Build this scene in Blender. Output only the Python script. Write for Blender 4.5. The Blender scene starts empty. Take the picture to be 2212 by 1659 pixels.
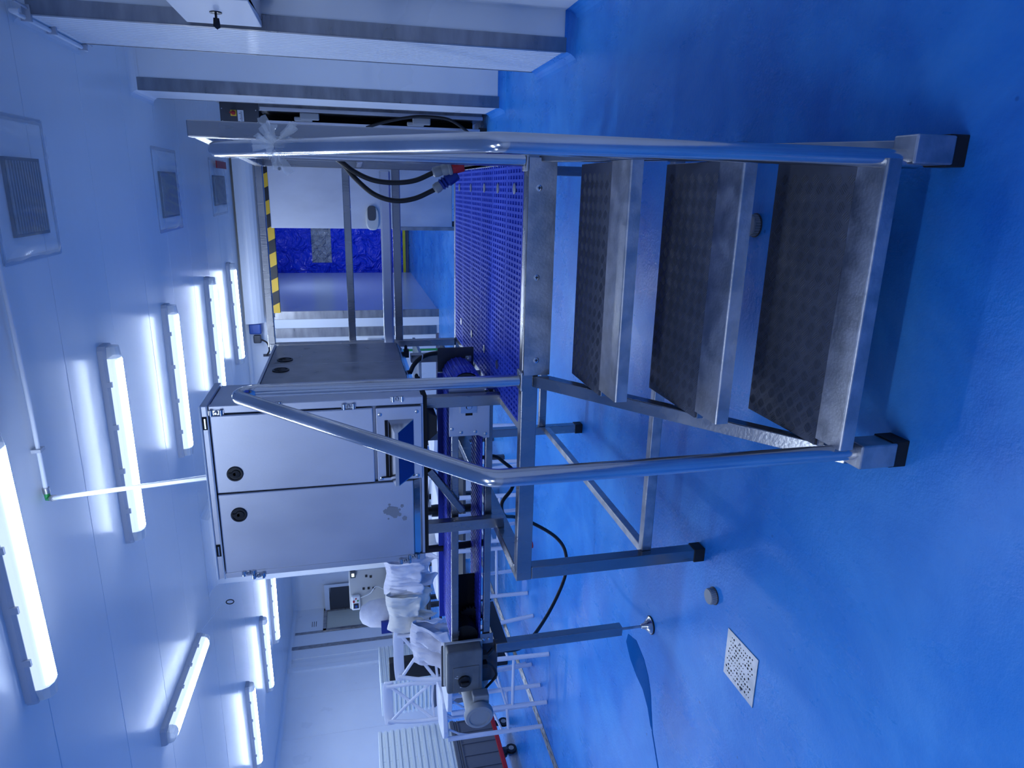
import bpy, math, random
from mathutils import Vector, Matrix, noise
random.seed(7)
S = bpy.context.scene
COL = S.collection
V = Vector

# ---------------------------------------------------------------- camera, world, exposure
# the photograph lies on its side: the camera is rolled by a quarter turn
yaw, pitch, roll = -0.288465465, 0.228146788, -0.0437844349
FPX = 1462.3
cy, sy = math.cos(yaw), math.sin(yaw)
fw, rt, upv = V((sy, cy, 0)), V((cy, -sy, 0)), V((0, 0, 1))
cp, sp = math.cos(pitch), math.sin(pitch)
f2 = cp*fw - sp*upv
u2 = sp*fw + cp*upv
cr, sr = math.cos(roll), math.sin(roll)
r3 = cr*rt + sr*u2
u3 = -sr*rt + cr*u2
cam_d = bpy.data.cameras.new('camera')
cam_d.sensor_fit = 'HORIZONTAL'
cam_d.sensor_width = 36
cam_d.lens = 36*FPX/2212
cam_d.clip_start = 0.05
cam_d.clip_end = 100
cam = bpy.data.objects.new('camera', cam_d)
COL.objects.link(cam)
ax_x, ax_y, ax_z = -u3, r3, -f2
cam.matrix_world = Matrix(((ax_x.x, ax_y.x, ax_z.x, 0), (ax_x.y, ax_y.y, ax_z.y, 0), (ax_x.z, ax_y.z, ax_z.z, 1.6), (0, 0, 0, 1)))
S.camera = cam
w = bpy.data.worlds.new('world')
S.world = w
w.use_nodes = True
w.node_tree.nodes['Background'].inputs[0].default_value = (0.35, 0.45, 0.9, 1)
w.node_tree.nodes['Background'].inputs[1].default_value = 0.25
S.view_settings.view_transform = 'Standard'
S.view_settings.look = 'None'
S.view_settings.gamma = 1
S.view_settings.exposure = 0.72
S.view_settings.use_curve_mapping = False
LAMP_COLOR = (0.66, 0.79, 1.0)
LAMP_POWER = 37.0
S.cycles.use_denoising = True
S.cycles.max_bounces = 8
S.cycles.diffuse_bounces = 4
S.cycles.glossy_bounces = 4
S.cycles.transmission_bounces = 6
S.cycles.transparent_max_bounces = 8
S.cycles.sample_clamp_indirect = 6
S.cycles.caustics_reflective = False
S.cycles.caustics_refractive = False
S.cycles.use_light_tree = True

# ---------------------------------------------------------------- materials
def mat(name, base, rough=0.5, metal=0.0, spec=0.5, coat=0.0, emit=None, strength=0, trans=0, alpha=1, ior=1.45):
    m = bpy.data.materials.new(name)
    m.use_nodes = True
    b = m.node_tree.nodes['Principled BSDF']
    b.inputs['Base Color'].default_value = (*base, 1)
    b.inputs['Roughness'].default_value = rough
    b.inputs['Metallic'].default_value = metal
    b.inputs['Specular IOR Level'].default_value = spec
    b.inputs['Coat Weight'].default_value = coat
    b.inputs['IOR'].default_value = ior
    if trans: b.inputs['Transmission Weight'].default_value = trans
    if alpha < 1: b.inputs['Alpha'].default_value = alpha
    if emit:
        b.inputs['Emission Color'].default_value = (*emit, 1)
        b.inputs['Emission Strength'].default_value = strength
    return m

def N(m, t, **kw):
    n = m.node_tree.nodes.new(t)
    for k, v in kw.items():
        if k in n.inputs: n.inputs[k].default_value = v
        else: setattr(n, k, v)
    return n
def L(m, a, b): m.node_tree.links.new(a, b)

def mapped(m, scale=(1, 1, 1)):
    tc = N(m, 'ShaderNodeTexCoord')
    mp = N(m, 'ShaderNodeMapping')
    mp.inputs['Scale'].default_value = scale
    L(m, tc.outputs['Object'], mp.inputs['Vector'])
    return mp.outputs['Vector']

def tint(m, c0, c1, scale=3, detail=6, stretch=(1, 1, 1), lo=0.35, hi=0.65, rough=None, bump=None, bscale=None):
    """noise mix of two colours, optional roughness range, optional bump"""
    b = m.node_tree.nodes['Principled BSDF']
    vec = mapped(m, stretch)
    n = N(m, 'ShaderNodeTexNoise', Scale=scale, Detail=detail)
    L(m, vec, n.inputs['Vector'])
    r = N(m, 'ShaderNodeValToRGB')
    r.color_ramp.elements[0].position = lo
    r.color_ramp.elements[1].position = hi
    r.color_ramp.elements[0].color = (*c0, 1)
    r.color_ramp.elements[1].color = (*c1, 1)
    L(m, n.outputs['Fac'], r.inputs['Fac'])
    L(m, r.outputs['Color'], b.inputs['Base Color'])
    if rough:
        mr = N(m, 'ShaderNodeMapRange')
        mr.inputs['From Min'].default_value = 0.3
        mr.inputs['From Max'].default_value = 0.7
        mr.inputs['To Min'].default_value = rough[0]
        mr.inputs['To Max'].default_value = rough[1]
        L(m, n.outputs['Fac'], mr.inputs['Value'])
        L(m, mr.outputs['Result'], b.inputs['Roughness'])
    if bump:
        n2 = N(m, 'ShaderNodeTexNoise', Scale=bscale or scale*4, Detail=3)
        L(m, vec, n2.inputs['Vector'])
        bp = N(m, 'ShaderNodeBump', Strength=bump, Distance=0.01)
        L(m, n2.outputs['Fac'], bp.inputs['Height'])
        L(m, bp.outputs['Normal'], b.inputs['Normal'])
    return m

steel = tint(mat('brushed stainless steel', (.5, .5, .5), .32, 1), (.31, .31, .32), (.39, .385, .385), 5, 5, (1, 1, .25), rough=(.18, .36), bump=.06, bscale=120)
steel_x = tint(mat('brushed stainless sheet', (.5, .5, .5), .3, 1), (.28, .285, .30), (.40, .40, .42), 5, 6, (.5, 2, 2), rough=(.26, .40), bump=.05, bscale=160)
steel_worn = tint(mat('scuffed stainless steel', (.5, .5, .5), .4, 1), (.42, .42, .42), (.60, .59, .59), 14, 8, (1, 1, 1), .38, .62, rough=(.30, .5), bump=.10, bscale=90)
steel_pol = tint(mat('polished stainless tube', (.6, .6, .6), .15, 1), (.55, .55, .56), (.68, .68, .69), 6, 4, (1, 1, .3), rough=(.12, .22), bump=.03, bscale=60)
steel_sheet = tint(mat('satin cabinet steel', (.6, .6, .6), .42, 1), (.54, .56, .62), (.64, .66, .72), 3, 7, (1, 1, .5), rough=(.36, .5), bump=.03, bscale=200)
steel_dark = mat('dark grey housing', (.07, .075, .09), .45, .3)
black = mat('black rubber', (.012, .012, .014), .55)
black_gloss = mat('black plastic', (.015, .016, .02), .3)
void = mat('dark interior', (.006, .006, .008), .8)
white_panel = tint(mat('white wall panel', (.72, .76, .82), .3), (.80, .83, .88), (.85, .88, .92), 1.2, 4, rough=(.26, .36), bump=.02, bscale=25)
white_trim = mat('white pvc trim', (.78, .82, .88), .35)
grey_plastic = mat('grey plastic', (.30, .32, .35), .45)
grey_light = mat('light grey plastic', (.50, .52, .54), .45)
motor_grey = mat('grey cast motor paint', (.27, .29, .31), .5)
box_grey = tint(mat('dark grey switch box', (.12, .135, .15), .45), (.115, .13, .15), (.16, .175, .19), 12, 4)
crate_grey = mat('grey crate plastic', (.13, .14, .17), .45)
tray_white = mat('white ribbed tray plastic', (.76, .82, .84), .45)
stool_white = mat('white moulded plastic', (.74, .77, .88), .35)
red_p = mat('red plastic', (.42, .02, .03), .4)
yellow_p = mat('yellow plastic', (.85, .55, .04), .45)
green_p = mat('green fittings', (.03, .28, .08), .4)
blue_plug = mat('dark blue plug plastic', (.01, .03, .25), .35)
clear_w = mat('clear film', (.85, .9, .95), .12, trans=.0, alpha=.28, spec=.8)
lens_cap = mat('clear lamp end', (.72, .76, .80), .2, alpha=.75)
lamp_body = mat('lamp housing grey', (.50, .53, .60), .45)
lamp_glow = mat('glowing lamp diffuser', (.8, .85, .9), .4, emit=LAMP_COLOR, strength=LAMP_POWER)
lamp_side = mat('softly lit lamp side', (.7, .75, .85), .35, emit=LAMP_COLOR, strength=.55)
screen_glow = mat('lit display', (.1, .1, .1), .3, emit=(.7, .95, 1), strength=1.5)
cream = tint(mat('cream vinyl cloth', (.78, .76, .70), .55), (.74, .72, .68), (.82, .80, .76), 5, 3, bump=.2, bscale=14)
cotton = tint(mat('white cotton cloth', (.74, .74, .82), .8), (.70, .70, .80), (.80, .80, .88), 8, 4, bump=.25, bscale=30)
beige_in = mat('pale cream room beyond', (.62, .62, .52), .6)
belt_blue = tint(mat('blue conveyor belt', (.04, .06, .55), .35), (.035, .05, .45), (.06, .09, .65), 20, 3)
grate_blue = mat('blue plastic grating', (.065, .12, .74), .5, spec=.15)
mat_rubber = tint(mat('charcoal rubber tread', (.035, .037, .042), .42), (.080, .088, .115), (.108, .116, .148), 7, 6, rough=(.30, .44))
yellow_bar = mat('yellow bar paint', (.62, .62, .03), .4)
blue_box = mat('blue drive motor', (.02, .08, .35), .4)

ceil_m = tint(mat('glossy white ceiling panel', (.60, .66, .76), .27, spec=.22), (.82, .83, .86), (.85, .86, .88), .8, 3)
_b = ceil_m.node_tree.nodes['Principled BSDF']
_n = N(ceil_m, 'ShaderNodeTexNoise', Scale=2.2, Detail=2)
L(ceil_m, mapped(ceil_m, (.25, 1.6, 1)), _n.inputs['Vector'])
_bp = N(ceil_m, 'ShaderNodeBump', Strength=.08, Distance=.03)
L(ceil_m, _n.outputs['Fac'], _bp.inputs['Height'])
L(ceil_m, _bp.outputs['Normal'], _b.inputs['Normal'])

def floor_material():
    m = mat('blue epoxy floor', (.02, .13, .5), .3, spec=.32)
    b = m.node_tree.nodes['Principled BSDF']
    vec = mapped(m)
    big = N(m, 'ShaderNodeTexNoise', Scale=1.1, Detail=8, Roughness=.62, Distortion=.6)
    L(m, vec, big.inputs['Vector'])
    r = N(m, 'ShaderNodeValToRGB')
    e = r.color_ramp.elements
    e[0].position = .3; e[0].color = (.016, .155, .58, 1)
    e[1].position = .72; e[1].color = (.065, .32, .80, 1)
    k = e.new(.5); k.color = (.028, .230, .70, 1)
    L(m, big.outputs['Fac'], r.inputs['Fac'])
    # dull scuffs, paler
    sc = N(m, 'ShaderNodeTexNoise', Scale=3.2, Detail=10, Roughness=.68, Distortion=.35)
    L(m, mapped(m, (1, .45, 1)), sc.inputs['Vector'])
    sr_ = N(m, 'ShaderNodeMapRange')
    sr_.inputs['From Min'].default_value = .50
    sr_.inputs['From Max'].default_value = .90
    sr_.inputs['To Max'].default_value = .40
    L(m, sc.outputs['Fac'], sr_.inputs['Value'])
    mx = N(m, 'ShaderNodeMix', data_type='RGBA')
    L(m, sr_.outputs['Result'], mx.inputs[0])
    L(m, r.outputs['Color'], mx.inputs[6])
    mx.inputs[7].default_value = (.13, .38, .78, 1)
    # small dark specks
    vo = N(m, 'ShaderNodeTexVoronoi', Scale=6.5)
    L(m, vec, vo.inputs['Vector'])
    vr = N(m, 'ShaderNodeMapRange')
    vr.inputs['From Min'].default_value = .035
    vr.inputs['From Max'].default_value = .055
    vr.inputs['To Min'].default_value = .6
    vr.inputs['To Max'].default_value = 0
    L(m, vo.outputs['Distance'], vr.inputs['Value'])
    mx2 = N(m, 'ShaderNodeMix', data_type='RGBA')
    L(m, vr.outputs['Result'], mx2.inputs[0])
    L(m, mx.outputs[2], mx2.inputs[6])
    mx2.inputs[7].default_value = (.015, .09, .35, 1)
    L(m, mx2.outputs[2], b.inputs['Base Color'])
    rr = N(m, 'ShaderNodeMapRange')
    rr.inputs['From Min'].default_value = .3
    rr.inputs['From Max'].default_value = .7
    rr.inputs['To Min'].default_value = .20
    rr.inputs['To Max'].default_value = .42
    L(m, sc.outputs['Fac'], rr.inputs['Value'])
    L(m, rr.outputs['Result'], b.inputs['Roughness'])
    fb = N(m, 'ShaderNodeTexNoise', Scale=75, Detail=4, Roughness=.6)
    L(m, vec, fb.inputs['Vector'])
    mb = N(m, 'ShaderNodeTexNoise', Scale=3.0, Detail=4)
    L(m, vec, mb.inputs['Vector'])
    ad = N(m, 'ShaderNodeMath', operation='MULTIPLY_ADD')
    L(m, mb.outputs['Fac'], ad.inputs[0])
    ad.inputs[1].default_value = 5.0
    L(m, fb.outputs['Fac'], ad.inputs[2])
    bp = N(m, 'ShaderNodeBump', Strength=.55, Distance=.003)
    L(m, ad.outputs['Value'], bp.inputs['Height'])
    L(m, bp.outputs['Normal'], b.inputs['Normal'])
    return m
floor_m = floor_material()

def hazard_material():
    m = mat('black and yellow hazard tape', (.8, .5, .02), .45)
    b = m.node_tree.nodes['Principled BSDF']
    tc = N(m, 'ShaderNodeTexCoord')
    sx = N(m, 'ShaderNodeSeparateXYZ')
    L(m, tc.outputs['Object'], sx.inputs[0])
    a = N(m, 'ShaderNodeMath', operation='MULTIPLY_ADD')
    L(m, sx.outputs['Z'], a.inputs[0])
    a.inputs[1].default_value = .5
    L(m, sx.outputs['X'], a.inputs[2])
    mm = N(m, 'ShaderNodeMath', operation='MULTIPLY')
    L(m, a.outputs[0], mm.inputs[0]); mm.inputs[1].default_value = 2.25
    fr = N(m, 'ShaderNodeMath', operation='FRACT')
    L(m, mm.outputs[0], fr.inputs[0])
    gt = N(m, 'ShaderNodeMath', operation='GREATER_THAN')
    L(m, fr.outputs[0], gt.inputs[0]); gt.inputs[1].default_value = .5
    mx = N(m, 'ShaderNodeMix', data_type='RGBA')
    L(m, gt.outputs[0], mx.inputs[0])
    mx.inputs[6].default_value = (.01, .012, .02, 1)
    mx.inputs[7].default_value = (.85, .52, .03, 1)
    L(m, mx.outputs[2], b.inputs['Base Color'])
    return m
hazard = hazard_material()

def wavy(name, base, rough, scale, strength, dist, spec=.6):
    m = mat(name, base, rough, spec=spec)
    n = N(m, 'ShaderNodeTexNoise', Scale=scale, Detail=3, Distortion=.8)
    L(m, mapped(m), n.inputs['Vector'])
    bp = N(m, 'ShaderNodeBump', Strength=strength, Distance=dist)
    L(m, n.outputs['Fac'], bp.inputs['Height'])
    L(m, bp.outputs['Normal'], m.node_tree.nodes['Principled BSDF'].inputs['Normal'])
    return m
curtain_blue = wavy('blue pvc curtain', (.012, .05, .85), .16, 3.5, 1, .25)
curtain_win = wavy('clear rippled window', (.45, .48, .52), .06, 7, 1, .25, 1)
water_m = wavy('puddle water', (.008, .10, .36), .16, 9, .35, .012, .02)
water_m.node_tree.nodes['Principled BSDF'].inputs['IOR'].default_value = 1.12

# ---------------------------------------------------------------- mesh builder
ORG = {}
class MB:
    def __init__(s): s.v = []; s.f = []; s.sm = []
    def add(s, vs, fs, smooth=False):
        o = len(s.v)
        s.v += [V(p) for p in vs]
        s.f += [tuple(o+i for i in f) for f in fs]
        s.sm += [smooth]*len(fs)
        return s
    def obox(s, c, a, b, d):
        c, a, b, d = V(c), V(a), V(b), V(d)
        vs = [c+i*a+j*b+k*d for k in (-1, 1) for j in (-1, 1) for i in (-1, 1)]
        fs = [(0, 2, 3, 1), (4, 5, 7, 6), (0, 1, 5, 4), (2, 6, 7, 3), (0, 4, 6, 2), (1, 3, 7, 5)]
        if a.cross(b).dot(d) < 0: fs = [f[::-1] for f in fs]
        return s.add(vs, fs)
    def box(s, x0, x1, y0, y1, z0, z1):
        return s.obox(((x0+x1)/2, (y0+y1)/2, (z0+z1)/2), (abs(x1-x0)/2, 0, 0), (0, abs(y1-y0)/2, 0), (0, 0, abs(z1-z0)/2))
    def bar(s, p, q, w, h=None, up=(0, 0, 1)):
        p, q = V(p), V(q); h = h or w
        d = (q-p); n = d.normalized(); u = V(up)
        if abs(n.dot(u)) > .95: u = V((0, 1, 0))
        a = n.cross(u).normalized(); b = a.cross(n).normalized()
        return s.obox((p+q)/2, d/2, a*w/2, b*h/2)
    def ring(s, c, n, r, k, ref=None):
        n = V(n).normalized()
        u = V(ref) if ref else (V((0, 0, 1)) if abs(n.z) < .9 else V((1, 0, 0)))
        a = (u-n*u.dot(n)).normalized(); b = n.cross(a)
        return [V(c)+(a*math.cos(t*2*math.pi/k)+b*math.sin(t*2*math.pi/k))*r for t in range(k)]
    def tube(s, pts, r, k=14, caps=True, smooth=True):
        pts = [V(p) for p in pts]
        rs = r if isinstance(r, (list, tuple)) else [r]*len(pts)
        vs = []; fs = []
        ref = None
        for i, p in enumerate(pts):
            if i == 0: d = pts[1]-p
            elif i == len(pts)-1: d = p-pts[i-1]
            else: d = (pts[i+1]-p).normalized()+(p-pts[i-1]).normalized()
            d.normalize()
            if ref is None:
                u = V((0, 0, 1)) if abs(d.z) < .9 else V((1, 0, 0))
            else: u = ref
            a = (u-d*u.dot(d)).normalized(); ref = a
            b = d.cross(a)
            vs += [p+(a*math.cos(t*2*math.pi/k)+b*math.sin(t*2*math.pi/k))*rs[i] for t in range(k)]
        for i in range(len(pts)-1):
            for t in range(k):
                t2 = (t+1) % k
                fs.append((i*k+t, i*k+t2, (i+1)*k+t2, (i+1)*k+t))
        s.add(vs, fs, smooth)
        if caps:
            o = len(s.v)-len(vs)
            s.f.append(tuple(o+t for t in range(k))[::-1]); s.sm.append(False)
            s.f.append(tuple(o+(len(pts)-1)*k+t for t in range(k))); s.sm.append(False)
        return s
    def cyl(s, p, q, r, k=20, smooth=True): return s.tube([p, q], r, k, True, smooth)
    def lathe(s, prof, c, axis=(0, 0, 1), k=24, smooth=True):
        """prof: list of (radius, height along axis)"""
        c = V(c); ax = V(axis).normalized()
        vs = []; fs = []
        for r, h in prof: vs += s.ring(c+ax*h, ax, max(r, 1e-4), k)
        for i in range(len(prof)-1):
            for t in range(k):
                t2 = (t+1) % k
                fs.append((i*k+t, i*k+t2, (i+1)*k+t2, (i+1)*k+t))
        s.add(vs, fs, smooth)
        o = len(s.v)-len(vs)
        s.f.append(tuple(o+t for t in range(k))[::-1]); s.sm.append(False)
        s.f.append(tuple(o+(len(prof)-1)*k+t for t in range(k))); s.sm.append(False)
        return s
    def prism(s, poly, d):
        poly = [V(p) for p in poly]; d = V(d); n = len(poly)
        nn = V((0, 0, 0))
        for i in range(n): nn += poly[i].cross(poly[(i+1) % n])
        fs = [tuple(range(n))[::-1], tuple(range(n, 2*n))]+[(i, (i+1) % n, n+(i+1) % n, n+i) for i in range(n)]
        if nn.dot(d) < 0: fs = [f[::-1] for f in fs]
        return s.add(poly+[p+d for p in poly], fs)
    def grid(s, fn, nu, nv, smooth=True):
        vs = [fn(i/nu, j/nv) for j in range(nv+1) for i in range(nu+1)]
        fs = [(j*(nu+1)+i, j*(nu+1)+i+1, (j+1)*(nu+1)+i+1, (j+1)*(nu+1)+i) for j in range(nv) for i in range(nu)]
        return s.add(vs, fs, smooth)
    def build(s, name, m, parent=None, bevel=0, label=None, kind=None, solid=0, seg=2):
        if parent is not None: org = ORG[parent]
        else:
            xs = [p.x for p in s.v]; ys = [p.y for p in s.v]; zs = [p.z for p in s.v]
            org = V(((min(xs)+max(xs))/2, (min(ys)+max(ys))/2, min(zs)))
        me = bpy.data.meshes.new(name)
        me.from_pydata([tuple(p-org) for p in s.v], [], s.f)
        me.polygons.foreach_set('use_smooth', s.sm)
        me.materials.append(m)
        me.update()
        if any(s.sm): me.set_sharp_from_angle(angle=math.radians(38))
        o = bpy.data.objects.new(name, me)
        COL.objects.link(o)
        ORG[o] = org
        if parent is None: o.location = org
        else: o.parent = parent
        if solid:
            md = o.modifiers.new('thickness', 'SOLIDIFY'); md.thickness = solid; md.offset = 0
        if bevel:
            md = o.modifiers.new('bevel', 'BEVEL'); md.width = bevel; md.segments = seg
            md.limit_method = 'ANGLE'; md.angle_limit = math.radians(40)
        if label: o['label'] = label
        if kind: o['kind'] = kind
        return o

def thing(name, label, cat, loc, group=None):
    o = bpy.data.objects.new(name, None)
    o.empty_display_size = .1
    COL.objects.link(o)
    o.location = loc
    ORG[o] = V(loc)
    o['label'] = label; o['category'] = cat
    if group: o['group'] = group
    return o
def tag(o, label, cat, group=None, kind=None):
    o['label'] = label; o['category'] = cat
    if group: o['group'] = group
    if kind: o['kind'] = kind
    return o
def copy_tree(o, parent=None):
    c = o.copy(); COL.objects.link(c)
    if parent is not None: c.parent = parent
    for ch in o.children: copy_tree(ch, c)
    return c
def spline(pts, n=8):
    pts = [V(p) for p in pts]
    P = [2*pts[0]-pts[1]]+pts+[2*pts[-1]-pts[-2]]
    out = []
    for i in range(1, len(P)-2):
        for k in range(n):
            t = k/n
            a, b, c, d = P[i-1], P[i], P[i+1], P[i+2]
            out.append(.5*((2*b)+(c-a)*t+(2*a-5*b+4*c-d)*t*t+(3*b-a-3*c+d)*t**3))
    out.append(pts[-1])
    return out
def fillet(pts, r, n=6):
    pts = [V(p) for p in pts]
    out = [pts[0]]
    for i in range(1, len(pts)-1):
        a = (pts[i-1]-pts[i]).normalized(); b = (pts[i+1]-pts[i]).normalized()
        ang = a.angle(b); t = r/math.tan(ang/2)
        p0 = pts[i]+a*t; p1 = pts[i]+b*t
        cc = pts[i]+(a+b).normalized()*(r/math.sin(ang/2))
        for k in range(n+1):
            q = p0.lerp(p1, k/n)-cc
            out.append(cc+q.normalized()*r)
    out.append(pts[-1])
    return out
def struct(mb, name, m, **kw):
    o = mb.build(name, m, **kw)
    o['kind'] = 'structure'
    return o
def sroot(name, loc):
    o = bpy.data.objects.new(name, None); COL.objects.link(o)
    o.location = loc; ORG[o] = V(loc); o['kind'] = 'structure'
    return o
def screw(parent, c, n, r=.007, name='screw', m=None):
    n = V(n).normalized()
    mb = MB()
    mb.lathe([(r, 0), (r*.95, r*.25), (r*.5, r*.4)], c, n, 10)
    return mb.build(name, m or steel_pol, parent)

# ================================================================ SETTING
XL, YB, ZC = -11.0, 12.6, 3.44
struct(MB().box(-11.3, 3, -5.3, 20, -.1, 0), 'floor', floor_m)
# ceiling: long panels lying across the room, hairline joints between them
cr_ = sroot('ceiling', (-4.5, 5, ZC))
MB().box(-11.3, 3, -5.3, 20, ZC+.012, ZC+.1).build('deck', white_trim, cr_)
y = -5.15
while y < 19.9:
    y1 = min(y+1.0, 20)
    MB().box(-11.25, 2.9, y+.002, y1-.002, ZC, ZC+.011).build('panel', ceil_m, cr_, bevel=.003, seg=1)
    y += 1.0

# left wall of panels
wl = sroot('wall_left', (XL, 5, 0))
MB().box(XL-.12, XL-.02, -5.3, 16.7, 0, ZC).build('core', white_trim, wl)
y = -4.75
for k in range(18):
    if k == 17: break
    a, b = y+.002, y+1.198
    if a < 15.6 < b or (15.6 <= a < 16.5):
        # the panel with the hatch opening: built as strips around it
        pass
    else:
        MB().box(XL-.02, XL, a, min(b, 15.0) if b > 15 and a < 15 else b, .10, ZC).build('panel', white_panel, wl, bevel=.002, seg=1)
    y += 1.2
MB().box(XL-.02, XL, 14.6, 16.7, 2.66, ZC).build('panel', white_panel, wl)
MB().box(XL-.02, XL, 14.6, 16.7, .10, .93).build('panel', white_panel, wl)
MB().box(XL-.02, XL, 14.6, 15.55, .93, 2.66).build('panel', white_panel, wl)
struct(MB().box(XL, XL+.012, 14.93, 15.05, .1, ZC-.05), 'trim_1', steel_x)
struct(MB().box(XL, XL+.014, 15.52, 15.60, .1, ZC-.1), 'trim_2', steel_x)
struct(MB().box(XL, XL+.05, 14.1, 14.22, .1, ZC-.04), 'trim_3', white_trim)
wm = MB()
for k in range(3):
    wm.box(XL, XL+.002, 15.80, 16.02, 2.93-.05*k, 2.945-.05*k)
wm.build('print', steel_dark, wl)
wd = sroot('window_1', (XL, 16, .93))
fr = MB()
for bx in ((15.55, 15.63, .93, 2.66), (16.42, 16.5, .93, 2.66), (15.55, 16.5, 2.58, 2.66), (15.55, 16.5, .93, 1.0)):
    fr.box(XL-.05, XL+.03, bx[0], bx[1], bx[2], bx[3])
fr.build('window_frame', steel_x, wd)
MB().box(XL-.019, XL-.012, 15.62, 16.43, 1.0, 2.58).build('pane', beige_in, wd)
MB().prism([(XL+.03, 16.45, 2.55), (XL+.75, 16.44, 2.45), (XL+.75, 16.44, 1.75), (XL+.03, 16.45, 1.75)], (0, .04, 0)).build('shutter', steel_dark, wd)
MB().box(XL+.03, XL+.78, 16.43, 16.445, 2.50, 2.62).box(XL+.70, XL+.78, 16.43, 16.445, 1.70, 2.5).build('shutter_frame', white_trim, wd)
# far wall at the left and the stepped wall with the service door
struct(MB().box(-11.1, -4.9, 16.6, 16.7, 0, ZC), 'wall_far', white_panel)
struct(MB().box(-4.95, -4.85, 12.6, 16.7, 0, ZC), 'wall_return', white_panel)
wb = sroot('wall_back', (-3, YB, 0))
for x0, x1 in ((-4.9, -3.72), (-3.716, -2.66)):
    MB().box(x0, x1, YB, YB+.1, .06, ZC).build('panel', white_panel, wb)
MB().box(-2.66, -2.3, YB, YB+.1, 0, ZC).build('panel', white_panel, wb)
MB().box(-2.3, 1.5, YB, YB+.1, 3.05, ZC).build('header', white_panel, wb)
MB().box(.75, 1.5, YB, YB+.1, 0, 3.05).build('panel', white_panel, wb)
struct(MB().box(-2.50, -2.34, YB-.05, YB, 0.0, 3.05), 'trim_4', white_trim, bevel=.004)
struct(MB().box(-2.68, -2.51, YB-.02, YB, 0.05, 2.95), 'trim_5', steel_x)
struct(MB().box(-2.34, -2.20, YB-.03, YB-.005, 0.0, 2.93), 'trim_6', steel_x)
struct(MB().box(-4.9, 1.5, YB-.07, YB, ZC-.07, ZC), 'trim_7', white_trim, bevel=.05, seg=4)
# corridor behind the opening
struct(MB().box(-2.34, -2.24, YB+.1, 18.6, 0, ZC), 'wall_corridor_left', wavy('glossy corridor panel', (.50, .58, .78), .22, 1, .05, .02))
struct(MB().box(.75, .85, YB+.1, 19, 0, ZC), 'wall_corridor_right', white_panel)
struct(MB().box(-2.4, .9, 19.2, 19.3, 0, ZC), 'wall_corridor_end', white_panel)
# right hand wall with two pilasters
struct(MB().box(1.19, 1.3, -5.3, 4.985, 0, ZC), 'wall_right', white_panel)
struct(MB().box(1.5, 1.6, 4.9, 19.3, 0, ZC), 'wall_right_recess', white_panel)
struct(MB().box(-11.1, 1.3, -5.3, -5.2, 0, ZC), 'wall_front', white_panel)
def pilaster(xf, y0, y1, idx, xt):
    p = sroot('pilaster', ((xf+1.5)/2, (y0+y1)/2, 0))
    MB().box(xf+.02, 1.5, y0+.01, y1, 0, ZC).build('core', white_trim, p)
    MB().box(xt, 1.5, y0-.002, y0+.012, .06, ZC).build('panel', white_panel, p)
    # ribbed side panel: real ridges
    mb = MB(); n = 16; d = (y1-y0)/n
    prof = []
    for k in range(n):
        a = y0+k*d
        prof += [(xf, a), (xf, a+d*.72), (xf+.011, a+d*.80), (xf+.011, a+d*.93)]
    prof.append((xf, y1))
    for i in range(len(prof)-1):
        (xa, ya), (xb, yb) = prof[i], prof[i+1]
        mb.add([(xa, ya, .06), (xb, yb, .06), (xb, yb, ZC), (xa, ya, ZC)], [(0, 3, 2, 1)])
    mb.build('ribbed_panel', white_panel, p)
    MB().box(xf-.003, xt, y0-.008, y0+.004, .06, ZC-.03).build('corner_plate', steel_x, p, bevel=.002)
    MB().box(xf-.004, xf+.0, y0-.008, y0+.03, .06, ZC-.03).build('corner_plate', steel_x, p)
    MB().box(xf-.004, xf, y1-.012, y1+.004, .06, ZC-.03).build('edge_strip', steel_x, p)
    return p
pilaster(.93, 4.985, 5.9, 1, 1.02)
pilaster(.785, 7.2, 7.86, 2, .89)
# blue epoxy cove at the wall feet
def cove(pts, name, m=floor_m, r=.075, flip=1, z=0, dz=1):
    """quarter-round strip swept along a foot line; side given by flip"""
    mb = MB()
    k = 5; prof = [(r*(1-math.sin(t*math.pi/2/k)), r*(1-math.cos(t*math.pi/2/k))) for t in range(k+1)]
    P = [V((*p, 0)) for p in pts]
    dirs = []
    for i in range(len(P)):
        def nrm(a, b):
            d = (b-a).normalized(); return V((-d.y, d.x, 0))*flip
        if i == 0: n = nrm(P[0], P[1])
        elif i == len(P)-1: n = nrm(P[-2], P[-1])
        else:
            n1, n2 = nrm(P[i-1], P[i]), nrm(P[i], P[i+1]); n = (n1+n2).normalized(); n = n/max(.4, n.dot(n1))
        dirs.append(n)
    for i in range(len(P)-1):
        for j in range(k):
            a, b = prof[j], prof[j+1]
            q = [P[i]+dirs[i]*a[0]+V((0, 0, z+dz*a[1])), P[i+1]+dirs[i+1]*a[0]+V((0, 0, z+dz*a[1])),
                 P[i+1]+dirs[i+1]*b[0]+V((0, 0, z+dz*b[1])), P[i]+dirs[i]*b[0]+V((0, 0, z+dz*b[1]))]
            mb.add(q, [(0, 1, 2, 3)], True)
    return struct(mb, name, m)
foot = [(1.19, -5.2), (1.19, 4.98), (.93, 4.98), (.93, 5.905), (1.5, 5.905), (1.5, 7.195), (.785, 7.195), (.785, 7.865), (1.5, 7.865), (1.5, 12.6)]
cove(foot, 'baseboard_right')
cove(foot, 'trim_8', white_trim, .07, 1, ZC, -1)
cove([(-10.995, -5), (-10.995, 16.6), (-4.95, 16.6), (-4.95, 12.6), (-2.3, 12.6)], 'trim_9', white_trim, .09, -1, ZC, -1)
cove([(-10.995, -5), (-10.995, 16.6), (-4.95, 16.6)], 'baseboard_left', floor_m, .12, -1)
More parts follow.
